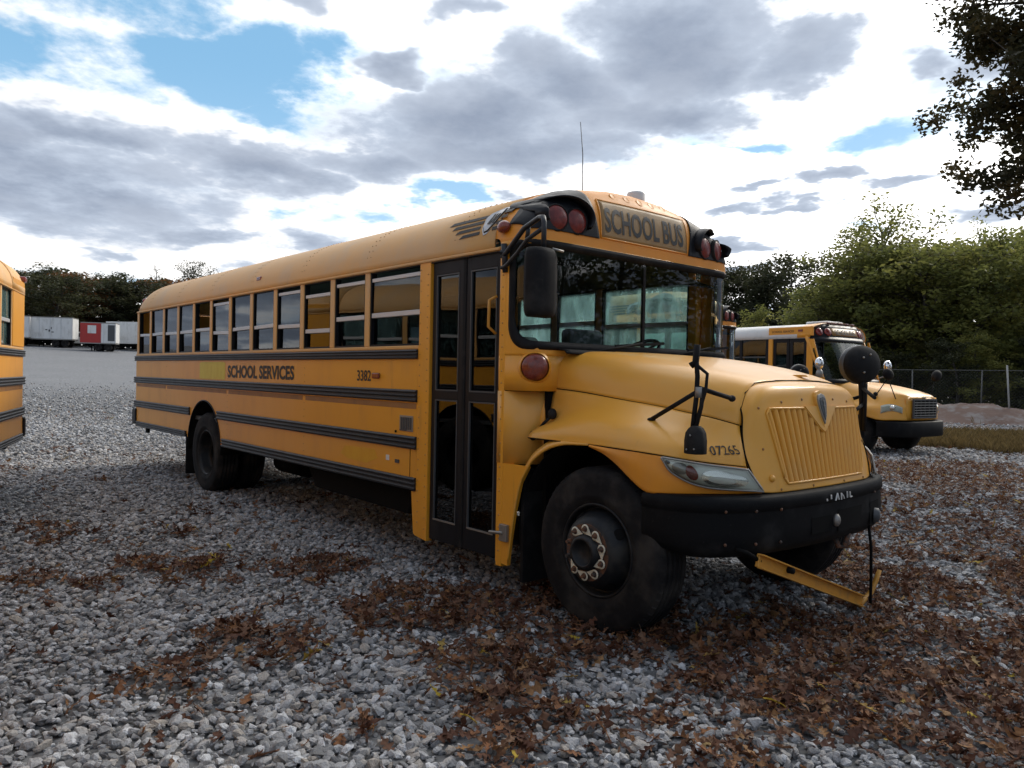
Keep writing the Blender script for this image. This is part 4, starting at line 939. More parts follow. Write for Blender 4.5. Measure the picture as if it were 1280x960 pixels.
    for zz in (-.04, .035): e2.bar(a0 + Vector((.02, 0, zz)), a1 + Vector((.02, 0, zz)), .04, .008)
    e2.build('arm_flange', 'armyellow', ca)
    MB().lathe([(.018, -.015), (.018, .03), (0, .03)], a0 + dn * .36 + Vector((.02, 0, .01)), (1, 0, 0), 10).build('arm_bolt', 'chassis', ca)
    MB().tube([(.86, -.95, .66), (.90, -.90, .64), a0 + dn * .03], .014, 8).build('arm_hinge', 'chassis', ca)
    MB().tube([a1 + Vector((.01, -.02, -.03)), (.84, .72, .085), (.845, .80, .12), (.86, .84, .20), (.87, .87, .27)], [.016, .018, .02, .018, .016], 8).build('arm_tip', 'armyellow', ca)
    MB().tube([(.915, .58, .63), (.935, .578, .48), (.94, .575, .33), (.93, .60, .20), (.935, .585, .10)], .010, 6).build('arm_cable', 'chassis', ca)
    hk = MB().tube([(.86, .18, .62), (.89, .2, .53), (.92, .23, .53), (.93, .25, .62)], .018, 8); hk.build('tow_hook', 'rust', root)
    return root
bus = build_bus('school_bus')
tag(bus, 'big yellow school bus with slatted grille and SCHOOL SERVICES 3382 on its side', 'school bus', 'yellow school buses on the gravel lot')

# ------------------------------------------------------------------ the other buses
second = copy_tree(bus, skip=('crossing_arm', 'overpaint_patch', 'side_mirror', 'fleet_number', 'fender_number', 'side_lettering', 'chalk_marks'))
second.name = 'school_bus'; second.location = (-3.72, 5.95, 0)
tag(second, 'yellow school bus mostly hidden behind the slatted-grille bus, only its lamp corner showing')
far_end = copy_tree(bus, skip=('crossing_arm', 'side_mirror', 'overpaint_patch', 'fleet_number', 'fender_number', 'side_lettering', 'chalk_marks', 'wing_emblem', 'shield_emblem', 'shield_field', 'shield_plate', 'shield_marks'))
LB_ROT = R(163.2 - 180)
far_end.name = 'school_bus'; far_end.rotation_euler = (0, 0, LB_ROT)
_c = Vector((-8.16, -3.04)); _lx, _ly = -10.12, 1.20          # its rear driver-side corner stands here
far_end.location = (_c.x - (_lx * math.cos(LB_ROT) - _ly * math.sin(LB_ROT)), _c.y - (_lx * math.sin(LB_ROT) + _ly * math.cos(LB_ROT)), 0)
tag(far_end, 'yellow school bus of which only the rear corner with black rails shows at far left')

MB().box(-10.11, -9.36, W - .06, W + .008, 1.84, 2.66).build('quarter_panel', 'yellow', far_end, bevel=.01)
_rs = [(y, z) for y, z in ROOF]
MB().grid([[(x, -y * 1.004, z + .008) for y, z in _rs] for x in (-9.3, -9.9, -10.11)]).build('roof_end', 'roofyellow', far_end, solid=.012)
MB().add([(-10.11, -y * 1.004, z + .008) for y, z in _rs], [tuple(range(len(_rs)))]).build('rear_header', 'yellow', far_end, solid=.012)
MB().box(-10.14, -10.0, W - .06, W + .03, 2.66, 2.73).build('marker_lamp', 'red', far_end, bevel=.015)

def build_shuttle():
    """the lower, white-roofed bus with the long sloping hood"""
    t = empty('school_bus'); HW = 1.18
    for s in (-1, 1):
        y0, y1 = sorted((s * HW, s * (HW - .04)))
        MB().prism([(-9.0, .55), (-6.6, .55)] + [(-6.0 + .58 * math.cos(a), .52 + .56 * math.sin(a)) for a in np.linspace(math.pi, 0, 14)] + [(-5.4, .5), (-2.52, .5), (-2.52, 1.72), (-9.0, 1.72)], 'y', y0, y1).build('side_panel', 'yellow', t)
        for k in range(9):
            x = -9.0 + k * .80; MB().box(x - .04, x + .04, y0, y1, 1.72, 2.66).build('window_pillar', 'black', t)
            if k < 8:
                w = MB().box(x + .04, x + .76, min(s * (HW - .01), s * (HW - .035)), max(s * (HW - .01), s * (HW - .035)), 2.62, 2.66).build('side_window', 'black', t)
                MB().box(x + .04, x + .76, s * (HW - .022) - .003, s * (HW - .022) + .003, 1.74, 2.62).build('pane', 'glass', w); MB().box(x + .04, x + .76, min(s * (HW - .012), s * (HW - .032)), max(s * (HW - .012), s * (HW - .032)), 2.18, 2.215).build('sash_bar', 'darkgrey', w)
        MB().box(-9.0, -2.52, min(s * (HW + .025), s * HW), max(s * (HW + .025), s * HW), 1.60, 1.68).build('rub_rail', 'railblack', t); MB().box(-9.0, -2.52, min(s * (HW + .025), s * HW), max(s * (HW + .025), s * HW), 1.22, 1.32).build('rub_rail', 'railblack', t)
    # entrance bay
    MB().box(-2.56, -2.44, -HW - .005, -HW + .06, .35, 2.80).build('door_post', 'yellow', t, bevel=.01); MB().box(-1.49, -1.34, -HW - .005, -HW + .06, .35, 2.62).build('door_post', 'yellow', t, bevel=.01)
    MB().box(-2.56, -1.34, -HW - .003, -HW + .06, 2.70, 2.92).build('door_header', 'yellow', t, bevel=.01)
    dr = MB()
    for a, b in ((-2.43, -1.98), (-1.95, -1.50)):
        dr.box(a, a + .07, -HW + .02, -HW + .06, .38, 2.70); dr.box(b - .07, b, -HW + .02, -HW + .06, .38, 2.70)
        for z0, z1 in ((.38, .5), (1.40, 1.50), (2.55, 2.70)): dr.box(a + .07, b - .07, -HW + .02, -HW + .06, z0, z1)
    dd = dr.build('entrance_door', 'black', t)
    for a, b in ((-2.36, -2.05), (-1.88, -1.57)):
        for z0, z1 in ((.5, 1.4), (1.5, 2.55)): MB().box(a, b, -HW + .037, -HW + .043, z0, z1).build('door_glass', 'doorglass', dd)
    text_mb('SCHOOL SERVICES', .62, .05, lambda u, v: (-2.46 + u, -HW - .008, 2.79 + v), bold=.01).build('side_lettering', 'wornink', t)
    MB().box(-1.72, -1.60, -HW - .02, -HW - .005, 2.80, 2.85).build('marker_lamp', 'amber', t)
    # white roof, front cap raked back from the windshield
    sec = [(-HW, 2.64), (-HW, 2.74), (-1.12, 2.84), (-1.0, 2.92), (-.7, 2.99), (-.35, 3.03), (0, 3.045)]; sec = sec + [(-y, z) for y, z in reversed(sec[:-1])]; sec = arclen(sec, 31)
    MB().grid([[(x, y, z) for y, z in sec] for x in (-9.0, -1.42)]).build('roof', 'white', t, solid=.01); MB().grid([[(x, y * 1.004, z + .012) for y, z in sec] for x in (-1.75, -1.40)]).build('roof_edge', 'yellow', t, solid=.004)
    MB().box(-9.02, -8.98, -HW, HW, .55, 2.9).build('rear_panel', 'yellow', t)
    MB().box(-2.1, -1.5, -.35, .35, 3.03, 3.10).build('roof_hatch', 'white', t, bevel=.04)
    fy = np.linspace(-1, 1, 29)
    def face(v, z):      # raked, bowed front: v -1..1 across
        k = (z - 1.62) / (3.02 - 1.62); x = -.72 - .62 * k - .34 * abs(v) ** 3.2; return Vector((x, v * HW, z))
    MB().grid([[face(v, z) + Vector((0, 0, 0)) for v in fy] for z in np.linspace(2.66, 2.98, 6)], keep=lambda c_: c_.z < float(np.interp(abs(c_.y), [0, .35, .7, 1.0, 1.18], [3.03, 3.015, 2.97, 2.90, 2.80]))).build('front_cap', 'black', t, solid=.01)
    MB().grid([[face(v, 1.66 + (z - 1.66)) for v in np.linspace(-.97, .97, 29)] for z in np.linspace(1.66, 2.66, 5)]).build('windshield_glass', 'wsglass', t)
    MB().grid([[face(v, z) + Vector((.012, 0, 0)) for v in np.linspace(-1, 1, 29)] for z in (2.56, 2.68)]).build('windshield_band', 'black', t, solid=.008); MB().grid([[face(v, z) + Vector((.012, 0, 0)) for v in np.linspace(-1, 1, 29)] for z in (1.58, 1.68)]).build('windshield_band', 'black', t, solid=.008)
    MB().grid([[face(v, z) + Vector((.012, 0, 0)) for v in np.linspace(-.46, .46, 12)] for z in (2.72, 2.90)]).build('sign_panel', 'signfilm', t, solid=.004)
    text_mb('SCHOOL BUS', .82, .13, lambda u, v: face((-.41 + u) / HW, 2.745 + v) + Vector((.02, 0, 0)), bold=.014).build('sign_lettering', 'ink', t)
    for s in (-1, 1):
        for v in (.55, .74): MB().lathe([(.10, -.01), (.10, .02), (.085, .03), (0, .045)], face(s * v, 2.80), (.9, s * .25, .35), 18).build('warning_lamp', 'red', t)
        MB().tube([face(s * .985, z) + Vector((.01, 0, 0)) for z in np.linspace(1.6, 2.68, 6)], .05, 8).build('windshield_post', 'yellow', t)
        MB().prism([(-1.34, 1.55), (-.98, 1.55), (-1.30, 2.62), (-1.34, 2.62)], 'y', s * HW - .012, s * HW + .012).build('quarter_frame', 'yellow', t); MB().prism([(-1.31, 1.70), (-1.08, 1.70), (-1.27, 2.40), (-1.31, 2.40)], 'y', s * (HW + .014) - .001, s * (HW + .014) + .001).build('quarter_glass', 'doorglass', t)
    for a in np.linspace(-.5, .5, 5): MB().box(-1.40, -1.33, a - .05, a + .05, 3.015, 3.045).build('clearance_lamp', 'amber', t, bevel=.01)
    MB().bar(face(-.35, 1.75) + Vector((.03, 0, 0)), face(.0, 2.45) + Vector((.03, 0, 0)), .03, .02).build('wiper', 'steel', t)
    # hood and fenders
    J = [(-.98, 0, 1.64), (-.5, 0, 1.60), (0, 0, 1.52), (.4, 0, 1.43), (.62, 0, 1.36), (.70, 0, 1.29)]
    H = [(-.98, .62, 1.62), (-.5, .60, 1.58), (0, .57, 1.50), (.4, .53, 1.41), (.60, .50, 1.345), (.68, .49, 1.28)]
    G = [(-1.0, .90, 1.50), (-.5, .88, 1.47), (0, .82, 1.40), (.4, .72, 1.32), (.57, .62, 1.27), (.64, .58, 1.22)]
    E2 = [(-1.02, 1.02, 1.26), (-.5, 1.06, 1.22), (0, 1.04, 1.18), (.35, .95, 1.14), (.54, .80, 1.10), (.64, .68, 1.08)]
    D2 = [(-1.04, 1.16, 1.02), (-.5, 1.18, 1.06), (0, 1.17, 1.05), (.32, 1.08, 1.0), (.52, .92, .96), (.64, .70, .94)]
    A2 = [(-1.05, 1.18, .80), (-.62, 1.19, .82), (-.2, 1.19, .90), (.28, 1.13, .80), (.50, .98, .80), (.65, .72, .80)]
    half = loft([A2, D2, E2, G, H, J], 30, 30)
    MB().grid([[Vector((v.x, -v.y, v.z)) for v in col] + [v.copy() for v in reversed(col[:-1])] for col in half]).build('hood', 'hoodyellow', t, solid=.01)
    nose = MB(); nose.grid([[(.70 - .06 * abs(v) ** 2 - (.0 if z < 1.2 else (z - 1.2) * .1), v * .66, z) for v in np.linspace(-1, 1, 15)] for z in (.80, 1.0, 1.2, 1.30)]); nose.build('nose_panel', 'hoodyellow', t, solid=.01)
    gf = MB(); gf.box(.70, .735, -.50, .50, .84, .875); gf.box(.70, .735, -.50, .50, 1.235, 1.27); gf.box(.70, .735, -.50, -.465, .875, 1.235); gf.box(.70, .735, .465, .50, .875, 1.235); g = gf.build('grille', 'darkgrey', t)
    MB().box(.695, .715, -.465, .465, .875, 1.235).build('grille_backing', 'chassis', g)
    for k in range(6): MB().box(.715, .74, -.465, .465, .895 + k * .057, .915 + k * .057).build('grille_bar', 'steel', g)
    for k in range(5): MB().box(.712, .728, -.36 + k * .18 - .007, -.36 + k * .18 + .007, .875, 1.235).build('grille_bar', 'darkgrey', g)
    MB().box(.68, .71, -.08, .08, 1.285, 1.31).build('nose_badge', 'darkgrey', t, bevel=.008)
    for s in (-1, 1):
        P = [[Vector((.30 + .30 * a - .02, s * (1.065 - .24 * a - .10 * a * a), .94 + .06 * math.sin(a * 3) + b * (.17 - .04 * a))) for b in np.linspace(0, 1, 5)] for a in np.linspace(0, 1, 12)]
        h = MB().grid([[p + Vector((.045, s * .045, 0)) for p in r_] for r_ in P]).build('headlamp', 'headgrey', t, solid=.01); MB().grid([[p + Vector((.058, s * .058, 0)) for p in r_] for r_ in P]).build('lens', 'lens', h)
        MB().ball(P[6][2] + Vector((.05, s * .05, 0)), (.06, .06, .06), 12, 8).build('reflector_bowl', 'reflector', h)
        MB().lathe([(.20, -.26), (.40, -.28), (.46, -.24), (.47, -.05), (.42, 0), (.30, .005), (.26, -.02), (.25, -.10), (0, -.10)], (-.32, s * 1.08, .47), (0, s, 0), 36).build('wheel', 'tyre', t)
        MB().lathe([(.20, -.5), (.42, -.54), (.47, -.48), (.47, -.05), (.42, 0), (.30, .005), (.26, -.02), (.25, -.18), (0, -.18)], (-6.0, s * 1.12, .47), (0, s, 0), 30).build('wheel', 'tyre', t)
    bpp = arclen([(.25, -1.17), (.48, -1.12), (.66, -.92), (.74, -.5), (.76, 0), (.74, .5), (.66, .92), (.48, 1.12), (.25, 1.17)], 41)
    MB().grid([[(p[0] + dx * 1, p[1], z) for p in bpp] for dx, z in ((-.12, .77), (0, .765), (.02, .74), (.02, .46), (0, .43), (-.1, .43))]).build('front_bumper', 'bumperblack', t, solid=.01)
    MB().ball((.72, .62, .60), (.03, .06, .06), 12, 8).build('fog_lamp', 'reflector', t)
    MB().box(-.95, .55, -.7, .7, .55, 1.0).build('engine', 'chassis', t); MB().box(-8.9, -.9, -1.1, 1.1, .60, .75).build('floor_pan', 'chassis', t)
    for k in range(7): MB().box(-8.6 + k * .85, -8.45 + k * .85, -1.0, 1.0, .95, 1.95).build('bus_seat', 'seat', t, bevel=.04)
    MB().prism([(-1.0, 1.0), (-1.0, 1.60), (-1.3, 1.62), (-1.3, 1.0)], 'y', -1.0, 1.0).build('dashboard', 'chassis', t)
    MB().tube([(-1.45 + .08 * math.sin(a) * 0, .5 + .22 * math.cos(a), 1.7 + .22 * math.sin(a)) for a in np.linspace(0, 6.283, 20)], .018, 6).build('steering_wheel', 'rubber', t)
    # mirrors: chrome round-backed one by the door, cross-view mirrors on thin stalks
    for s in (-1, 1):
        m = empty('side_mirror'); m.parent = t
        MB().tube([(-1.05, s * 1.15, 1.72), (-.98, s * 1.45, 1.78), (-.98, s * 1.48, 2.0)], .018, 6).build('mirror_arm', 'steel', m); MB().ball((-.96, s * 1.46, 2.03), (.09, .13, .15), 14, 10).build('mirror_shell', 'chrome', m); MB().ball((-.95, s * 1.46, 1.80), (.07, .10, .11), 12, 8).build('mirror_shell', 'steel', m)
        m = empty('crossview_mirror'); m.parent = t
        MB().tube([(.10, s * .92, 1.33), (.42, s * 1.02, 1.72)], .011, 6).build('mirror_mast', 'rubber', m); MB().tube([(.46, s * .72, 1.22), (.42, s * 1.02, 1.72)], .011, 6).build('mirror_mast', 'rubber', m); MB().ball((.44, s * 1.05, 1.80), (.10, .16, .12), 16, 10, rot=Matrix.Rotation(R(30 * s), 3, 'X')).build('mirror_head', 'rubber', m)
        MB().ball((.10, s * .93, 1.36), (.05, .05, .05), 10, 6).build('mast_foot', 'rubber', m)
    return t
shuttle = build_shuttle(); shuttle.location = (-4.30, 13.48, 0); shuttle.rotation_euler = (0, 0, R(-6))
tag(shuttle, 'smaller yellow school bus with white roof, raked windshield and sloping hood at right', 'school bus', 'yellow school buses on the gravel lot')

# ------------------------------------------------------------------ ground
def ground_mat():
    m = bpy.data.materials.new('gravel_ground'); m.use_nodes = True; N = NT(m.node_tree)
    co = N.n('ShaderNodeTexCoord').outputs['Object']
    b = N.n('ShaderNodeBsdfPrincipled', Roughness=.9); b.inputs['Specular IOR Level'].default_value = .2
    vor = N.n('ShaderNodeTexVoronoi', Vector=co, Scale=17.); vcol = N.n('ShaderNodeSeparateColor', i0=vor.outputs['Color']).outputs[0]
    big = N.noise(co, .22, 4, .55); mid = N.noise(co, 1.3, 5, .6); fine = N.noise(co, 9., 4, .6)
    stone = N.mix(vcol, (.17, .178, .19, 1), (.52, .54, .575, 1))
    stone = N.mix(N.ss(vor.outputs['Distance'], .25, .75), stone, (.10, .10, .10, 1))
    stone = N.mix(N.m('MULTIPLY', N.ss(N.m('ADD', N.m('MULTIPLY', big, .6), N.m('MULTIPLY', mid, .4)), .44, .62), .6), stone, (.24, .245, .25, 1))
    far_ = N.m('ADD', N.m('MULTIPLY', N.noise(N.vm('MULTIPLY', co, (1, 1, 0)), 2.6, 8, .72), .6), N.m('MULTIPLY', N.noise(co, .12, 5, .6), .5))
    stone = N.mix(N.m('MULTIPLY', N.ss(far_, .44, .66), .75), stone, (.20, .205, .215, 1))
    sx = N.n('ShaderNodeSeparateXYZ', i0=co)
    right = N.ss(N.m('ADD', sx.outputs[1], N.m('MULTIPLY', sx.outputs[0], .25)), -4., 8.)
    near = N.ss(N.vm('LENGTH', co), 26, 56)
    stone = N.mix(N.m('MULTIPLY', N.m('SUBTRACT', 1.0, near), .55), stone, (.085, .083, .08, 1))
    lf = N.m('MULTIPLY', N.ss(N.m('ADD', N.m('MULTIPLY', mid, .6), N.m('MULTIPLY', fine, .4)), N.m('SUBTRACT', .66, N.m('MULTIPLY', right, .22)), N.m('SUBTRACT', .76, N.m('MULTIPLY', right, .2))), N.ss(sx.outputs[0], -40., -8., .12, .75))
    leaf = N.mix(fine, (.05, .022, .012, 1), (.16, .085, .045, 1))
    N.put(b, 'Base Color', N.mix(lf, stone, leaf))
    h = N.m('ADD', N.m('MULTIPLY', vor.outputs['Distance'], -1.0), N.m('MULTIPLY', mid, 1.2))
    bp = N.n('ShaderNodeBump', Strength=.7, Distance=.05, Height=h); N.put(b, 'Normal', bp)
    N.n('ShaderNodeOutputMaterial', Surface=b); return m
u = np.sinh(np.linspace(-5.2, 5.2, 181)); u = u / u[-1] * 900.
X, Y = np.meshgrid(u, u, indexing='ij'); Z = ground_z(X, Y)
gm = MB(); gm.v = list(map(tuple, np.stack([X, Y, Z], -1).reshape(-1, 3))); n_ = 181
gm.f = [(i * n_ + j, (i + 1) * n_ + j, (i + 1) * n_ + j + 1, i * n_ + j + 1) for i in range(n_ - 1) for j in range(n_ - 1)]; gm.m = [0] * len(gm.f); gm.s = [True] * len(gm.f)
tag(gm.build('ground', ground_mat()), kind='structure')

def scatter(name, pos, rot, scl, sources, label=None):
    """real pieces laid on the points of a mesh with geometry nodes; the sources stay out of the scene"""
    col = bpy.data.collections.new(name + '_pieces')
    for i, (me) in enumerate(sources):
        o = bpy.data.objects.new('%s_piece_%02d' % (name, i), me); col.objects.link(o)
    me = bpy.data.meshes.new(name); me.vertices.add(len(pos)); me.vertices.foreach_set('co', np.ascontiguousarray(pos, np.float32).ravel())
    a = me.attributes.new('rot', 'FLOAT_VECTOR', 'POINT'); a.data.foreach_set('vector', np.ascontiguousarray(rot, np.float32).ravel())
    a = me.attributes.new('scl', 'FLOAT_VECTOR', 'POINT'); a.data.foreach_set('vector', np.ascontiguousarray(scl, np.float32).ravel())
    a = me.attributes.new('pick', 'INT', 'POINT'); a.data.foreach_set('value', rng.integers(0, len(sources), len(pos)).astype(np.int32))
    ob = bpy.data.objects.new(name, me); C.objects.link(ob); ob['kind'] = 'stuff'
    ng = bpy.data.node_groups.new(name + '_scatter', 'GeometryNodeTree')
    ng.interface.new_socket('Geometry', in_out='INPUT', socket_type='NodeSocketGeometry'); ng.interface.new_socket('Geometry', in_out='OUTPUT', socket_type='NodeSocketGeometry')
    gi = ng.nodes.new('NodeGroupInput'); go = ng.nodes.new('NodeGroupOutput'); ip = ng.nodes.new('GeometryNodeInstanceOnPoints'); ci = ng.nodes.new('GeometryNodeCollectionInfo')
    ci.inputs['Collection'].default_value = col; ci.inputs['Separate Children'].default_value = True; ci.inputs['Reset Children'].default_value = True
    def attr(nm, t):
        n = ng.nodes.new('GeometryNodeInputNamedAttribute'); n.data_type = t; n.inputs['Name'].default_value = nm; return n.outputs['Attribute']
    L = ng.links.new
    L(gi.outputs[0], ip.inputs['Points']); L(ci.outputs[0], ip.inputs['Instance']); ip.inputs['Pick Instance'].default_value = True
    L(attr('pick', 'INT'), ip.inputs['Instance Index']); L(attr('scl', 'FLOAT_VECTOR'), ip.inputs['Scale'])
    e2r = ng.nodes.new('FunctionNodeEulerToRotation'); L(attr('rot', 'FLOAT_VECTOR'), e2r.inputs[0]); L(e2r.outputs[0], ip.inputs['Rotation'])
    L(ip.outputs[0], go.inputs[0]); md = ob.modifiers.new('scatter', 'NODES'); md.node_group = ng
    return ob
def vnoise(p, s, seed=0, octv=3):
    """cheap value noise on numpy points"""
    r_ = np.random.default_rng(seed); T = r_.random((64, 64)); out = 0; amp = 1; tot = 0
    for o in range(octv):
        q = p / s * 2 ** o + 17.3 * o; i = np.floor(q).astype(int); f = q - i; f = f * f * (3 - 2 * f); a = i % 64; b = (i + 1) % 64
        v = (T[a[:, 0], a[:, 1]] * (1 - f[:, 0]) + T[b[:, 0], a[:, 1]] * f[:, 0]) * (1 - f[:, 1]) + (T[a[:, 0], b[:, 1]] * (1 - f[:, 0]) + T[b[:, 0], b[:, 1]] * f[:, 0]) * f[:, 1]
        out = out + v * amp; tot += amp; amp *= .55
    return out / tot
VA = math.atan2(.6542, -.7563)
def wedge(n, r0, r1, half=R(47)):
    r_ = np.sqrt(rng.uniform(r0 ** 2, r1 ** 2, n)); a = VA + rng.uniform(-half, half, n)
    return np.stack([3.2412 + r_ * np.cos(a), -4.6814 + r_ * np.sin(a)], 1)
def leaf_cover(p):
    g = np.zeros(len(p))
    for x, y, rx, ry, w in ((-.9, -1.7, 1.0, .9, .28), (.9, -.9, 1.3, 1.0, .42), (1.8, -.2, 1.6, 1.2, .40), (.7, -2.3, .7, .5, .34), (-.1, -2.9, .6, .4, .22), (.5, 3.9, 3., 2.2, .34), (-1.5, 9.4, 5., 3.2, .34), (3.4, 3.0, 3.5, 3.0, .36), (-4.3, -2.2, 1.0, .5, .22), (2.6, 9., 6, 5, .32), (-2.2, -1.9, .8, .6, .2), (-6., 18., 7., 5., .25), (1.5, .9, 1.4, 1., .3), (-2.6, -2.7, 1.1, .35, .24), (-.3, -3.5, .8, .35, .26), (-1.0, -2.8, 1.2, .4, .24), (-4.5, -3.4, 1.6, .5, .2), (.2, -1.9, .9, .5, .3)):
        g = np.maximum(g, w * np.exp(-(((p[:, 0] - x) / rx) ** 2 + ((p[:, 1] - y) / ry) ** 2)))
    n_ = .6 * vnoise(p, .8, 3, 3) + .4 * vnoise(p, .33, 4, 2); side = np.clip((p[:, 1] + .35 * p[:, 0] + 4) / 12, 0, 1) * .06
    return np.clip((n_ - .635 + g * .98 + side) / .17, 0, 1)
# limestone pieces
def stone_mesh(k):
    r_ = np.random.default_rng(100 + k); bm = bmesh.new(); bmesh.ops.create_icosphere(bm, subdivisions=1 if k % 3 else 2, radius=1.0)
    cuts = [(Vector(r_.normal(size=3)).normalized(), r_.uniform(.45, .85)) for _ in range(9)]; sc = Vector((1.0, r_.uniform(.6, .95), r_.uniform(.45, .75)))
    for v in bm.verts:
        p = v.co.copy()
        for n_, d in cuts:
            t = p.dot(n_)
            if t > d: p -= n_ * (t - d)
        v.co = Vector((p.x * sc.x, p.y * sc.y, p.z * sc.z))
    me = bpy.data.meshes.new('stone'); bm.to_mesh(me); bm.free(); me.materials.append(STONE); return me
def stone_mat():
    m = bpy.data.materials.new('limestone'); m.use_nodes = True; N = NT(m.node_tree)
    oi = N.n('ShaderNodeObjectInfo').outputs['Random']; co = N.n('ShaderNodeTexCoord').outputs['Object']
    rmp = N.n('ShaderNodeValToRGB', i0=oi); e = rmp.color_ramp.elements
    e[0].color = (.17, .173, .178, 1); e[0].position = 0; e[1].color = (.62, .63, .645, 1); e[1].position = 1
    for p_, c_ in ((.25, (.29, .292, .30, 1)), (.55, (.43, .434, .445, 1)), (.84, (.37, .33, .285, 1)), (.88, (.54, .55, .565, 1))): q = e.new(p_); q.color = c_
    nn = N.noise(co, 2.2, 5, .65); c = N.mix(N.m('MULTIPLY', N.ss(nn, .42, .7), .6), rmp.outputs[0], (.16, .15, .14, 1))
    b = N.n('ShaderNodeBsdfPrincipled', Roughness=.85); b.inputs['Specular IOR Level'].default_value = .3; N.put(b, 'Base Color', c)
    bp = N.n('ShaderNodeBump', Strength=.35, Distance=.15, Height=N.noise(co, 5., 3, .6)); N.put(b, 'Normal', bp)
    N.n('ShaderNodeOutputMaterial', Surface=b); return m
STONE = stone_mat(); stones = [stone_mesh(k) for k in range(14)]
pp, ss_ = [], []
for n_, r0, r1, sa, sb, hw in ((42000, 1.6, 8, .020, .040, 66), (36000, 1.6, 7, .011, .020, 66), (80000, 8, 16, .024, .044, 60), (42000, 7, 13, .013, .022, 58), (80000, 16, 28, .032, .055, 53), (64000, 28, 62, .045, .075, 49)):
    p = wedge(n_, r0, r1, R(hw)); pp.append(p); ss_.append(sa + (sb - sa) * rng.random(n_) ** 1.6)
P_ = np.concatenate(pp); S1 = np.concatenate(ss_); lump = (vnoise(P_, 1.6, 9, 3) - .5) * .07
lc = leaf_cover(P_); _d = np.hypot(P_[:, 0] - 3.24, P_[:, 1] + 4.68); keep = (rng.random(len(P_)) > lc * .45) & (rng.random(len(P_)) < np.clip((62 - _d) / 30, 0, 1) ** 2.2); P_, S1, lump = P_[keep], S1[keep], lump[keep]
pos = np.stack([P_[:, 0], P_[:, 1], ground_z(P_[:, 0], P_[:, 1]) + S1 * rng.uniform(.1, .8, len(S1)) + lump * .5], 1)
rot = rng.uniform(-.5, .5, (len(P_), 3)); rot[:, 2] = rng.uniform(0, 6.283, len(P_))
S1 = S1 * (.62 + .8 * vnoise(P_, 1.1, 31, 3)); scl = S1[:, None] * rng.uniform(.7, 1.3, (len(P_), 3))
scatter('gravel', pos, rot, scl, stones)
# fallen oak leaves
def leaf_mesh(k, wide=1.):
    r_ = random.Random(k); n = 17; half = []
    for i in range(n):
        t = i / (n - 1); w = (math.sin(math.pi * min(1, t * 1.02)) ** .8) * .34 * wide * (.55 + .6 * t)
        lobe = .62 + .38 * math.cos(t * math.pi * (7 if k % 2 else 6) + r_.uniform(-.3, .3)); half.append((t, max(.012, w * lobe)))
    cu, cv, tw = r_.uniform(.2, 1.1) * r_.choice((-1, 1)), r_.uniform(.3, 1.4), r_.uniform(-.8, .8)
    vs, fs = [], []
    for t, w in half:
        for s_ in (-1, -.5, 0, .5, 1):
            x = t - .5; y = s_ * w; ang = x * cu * 2
            vs.append((x - .1 * cu * cu * x ** 3, y * (1 - .25 * cv * abs(s_)), .35 * cu * x * x + cv * (y * y) * 1.3 + tw * x * y + .03 * math.sin(t * 21 + s_ * 3)))
    for i in range(n - 1):
        for j in range(4): fs.append((i * 5 + j, i * 5 + j + 1, (i + 1) * 5 + j + 1, (i + 1) * 5 + j))
    vs += [(-.5, -.008, vs[2][2]), (-.5, .008, vs[2][2]), (-.68, .006, vs[2][2] + .03), (-.68, -.006, vs[2][2] + .03)]; fs.append((len(vs) - 4, len(vs) - 3, len(vs) - 2, len(vs) - 1))
    me = bpy.data.meshes.new('oak_leaf'); me.from_pydata(vs, [], fs); me.polygons.foreach_set('use_smooth', [True] * len(fs)); me.materials.append(LEAF); return me
def dead_leaf_mat():
    m = bpy.data.materials.new('dead_oak_leaf'); m.use_nodes = True; N = NT(m.node_tree)
    oi = N.n('ShaderNodeObjectInfo').outputs['Random']; co = N.n('ShaderNodeTexCoord').outputs['Object']
    rmp = N.n('ShaderNodeValToRGB', i0=oi); e = rmp.color_ramp.elements
    e[0].color = (.060, .022, .013, 1); e[1].color = (.30, .20, .12, 1)
    for p_, c_ in ((.25, (.095, .036, .019, 1)), (.5, (.15, .070, .040, 1)), (.72, (.22, .130, .080, 1)), (.88, (.24, .10, .040, 1)), (.985, (.30, .165, .07, 1)), (.992, (.50, .36, .03, 1))): q = e.new(p_); q.color = c_
    nn = N.noise(co, 5., 4, .6); c = N.mix(N.m('MULTIPLY', N.ss(nn, .45, .7), .5), rmp.outputs[0], (.055, .03, .018, 1))
    b = N.n('ShaderNodeBsdfPrincipled', Roughness=.7); b.inputs['Specular IOR Level'].default_value = .3; N.put(b, 'Base Color', c)
    tl = N.n('ShaderNodeBsdfTranslucent'); N.put(tl, 'Color', c); mx = N.n('ShaderNodeMixShader', i0=.2, i1=b, i2=tl); N.n('ShaderNodeOutputMaterial', Surface=mx); return m
LEAF = dead_leaf_mat(); leaves = [leaf_mesh(k, .8 + .5 * (k % 4) / 3) for k in range(14)]
cand = np.concatenate([wedge(52000, 1.8, 8, R(66)), wedge(64000, 8, 18, R(60)), wedge(29000, 18, 34, R(53))]); lc = leaf_cover(cand)
keep = rng.random(len(cand)) < lc * .88 + .04; P_ = cand[keep]; S1 = (.025 + .112 * rng.random(len(P_)) ** 1.0) * np.where(np.hypot(P_[:, 0] - 3.24, P_[:, 1] + 4.68) > 18, 1.25, 1)
pos = np.stack([P_[:, 0], P_[:, 1], ground_z(P_[:, 0], P_[:, 1]) + .022 + rng.uniform(0, .05, len(P_)) * leaf_cover(P_) + .01], 1)
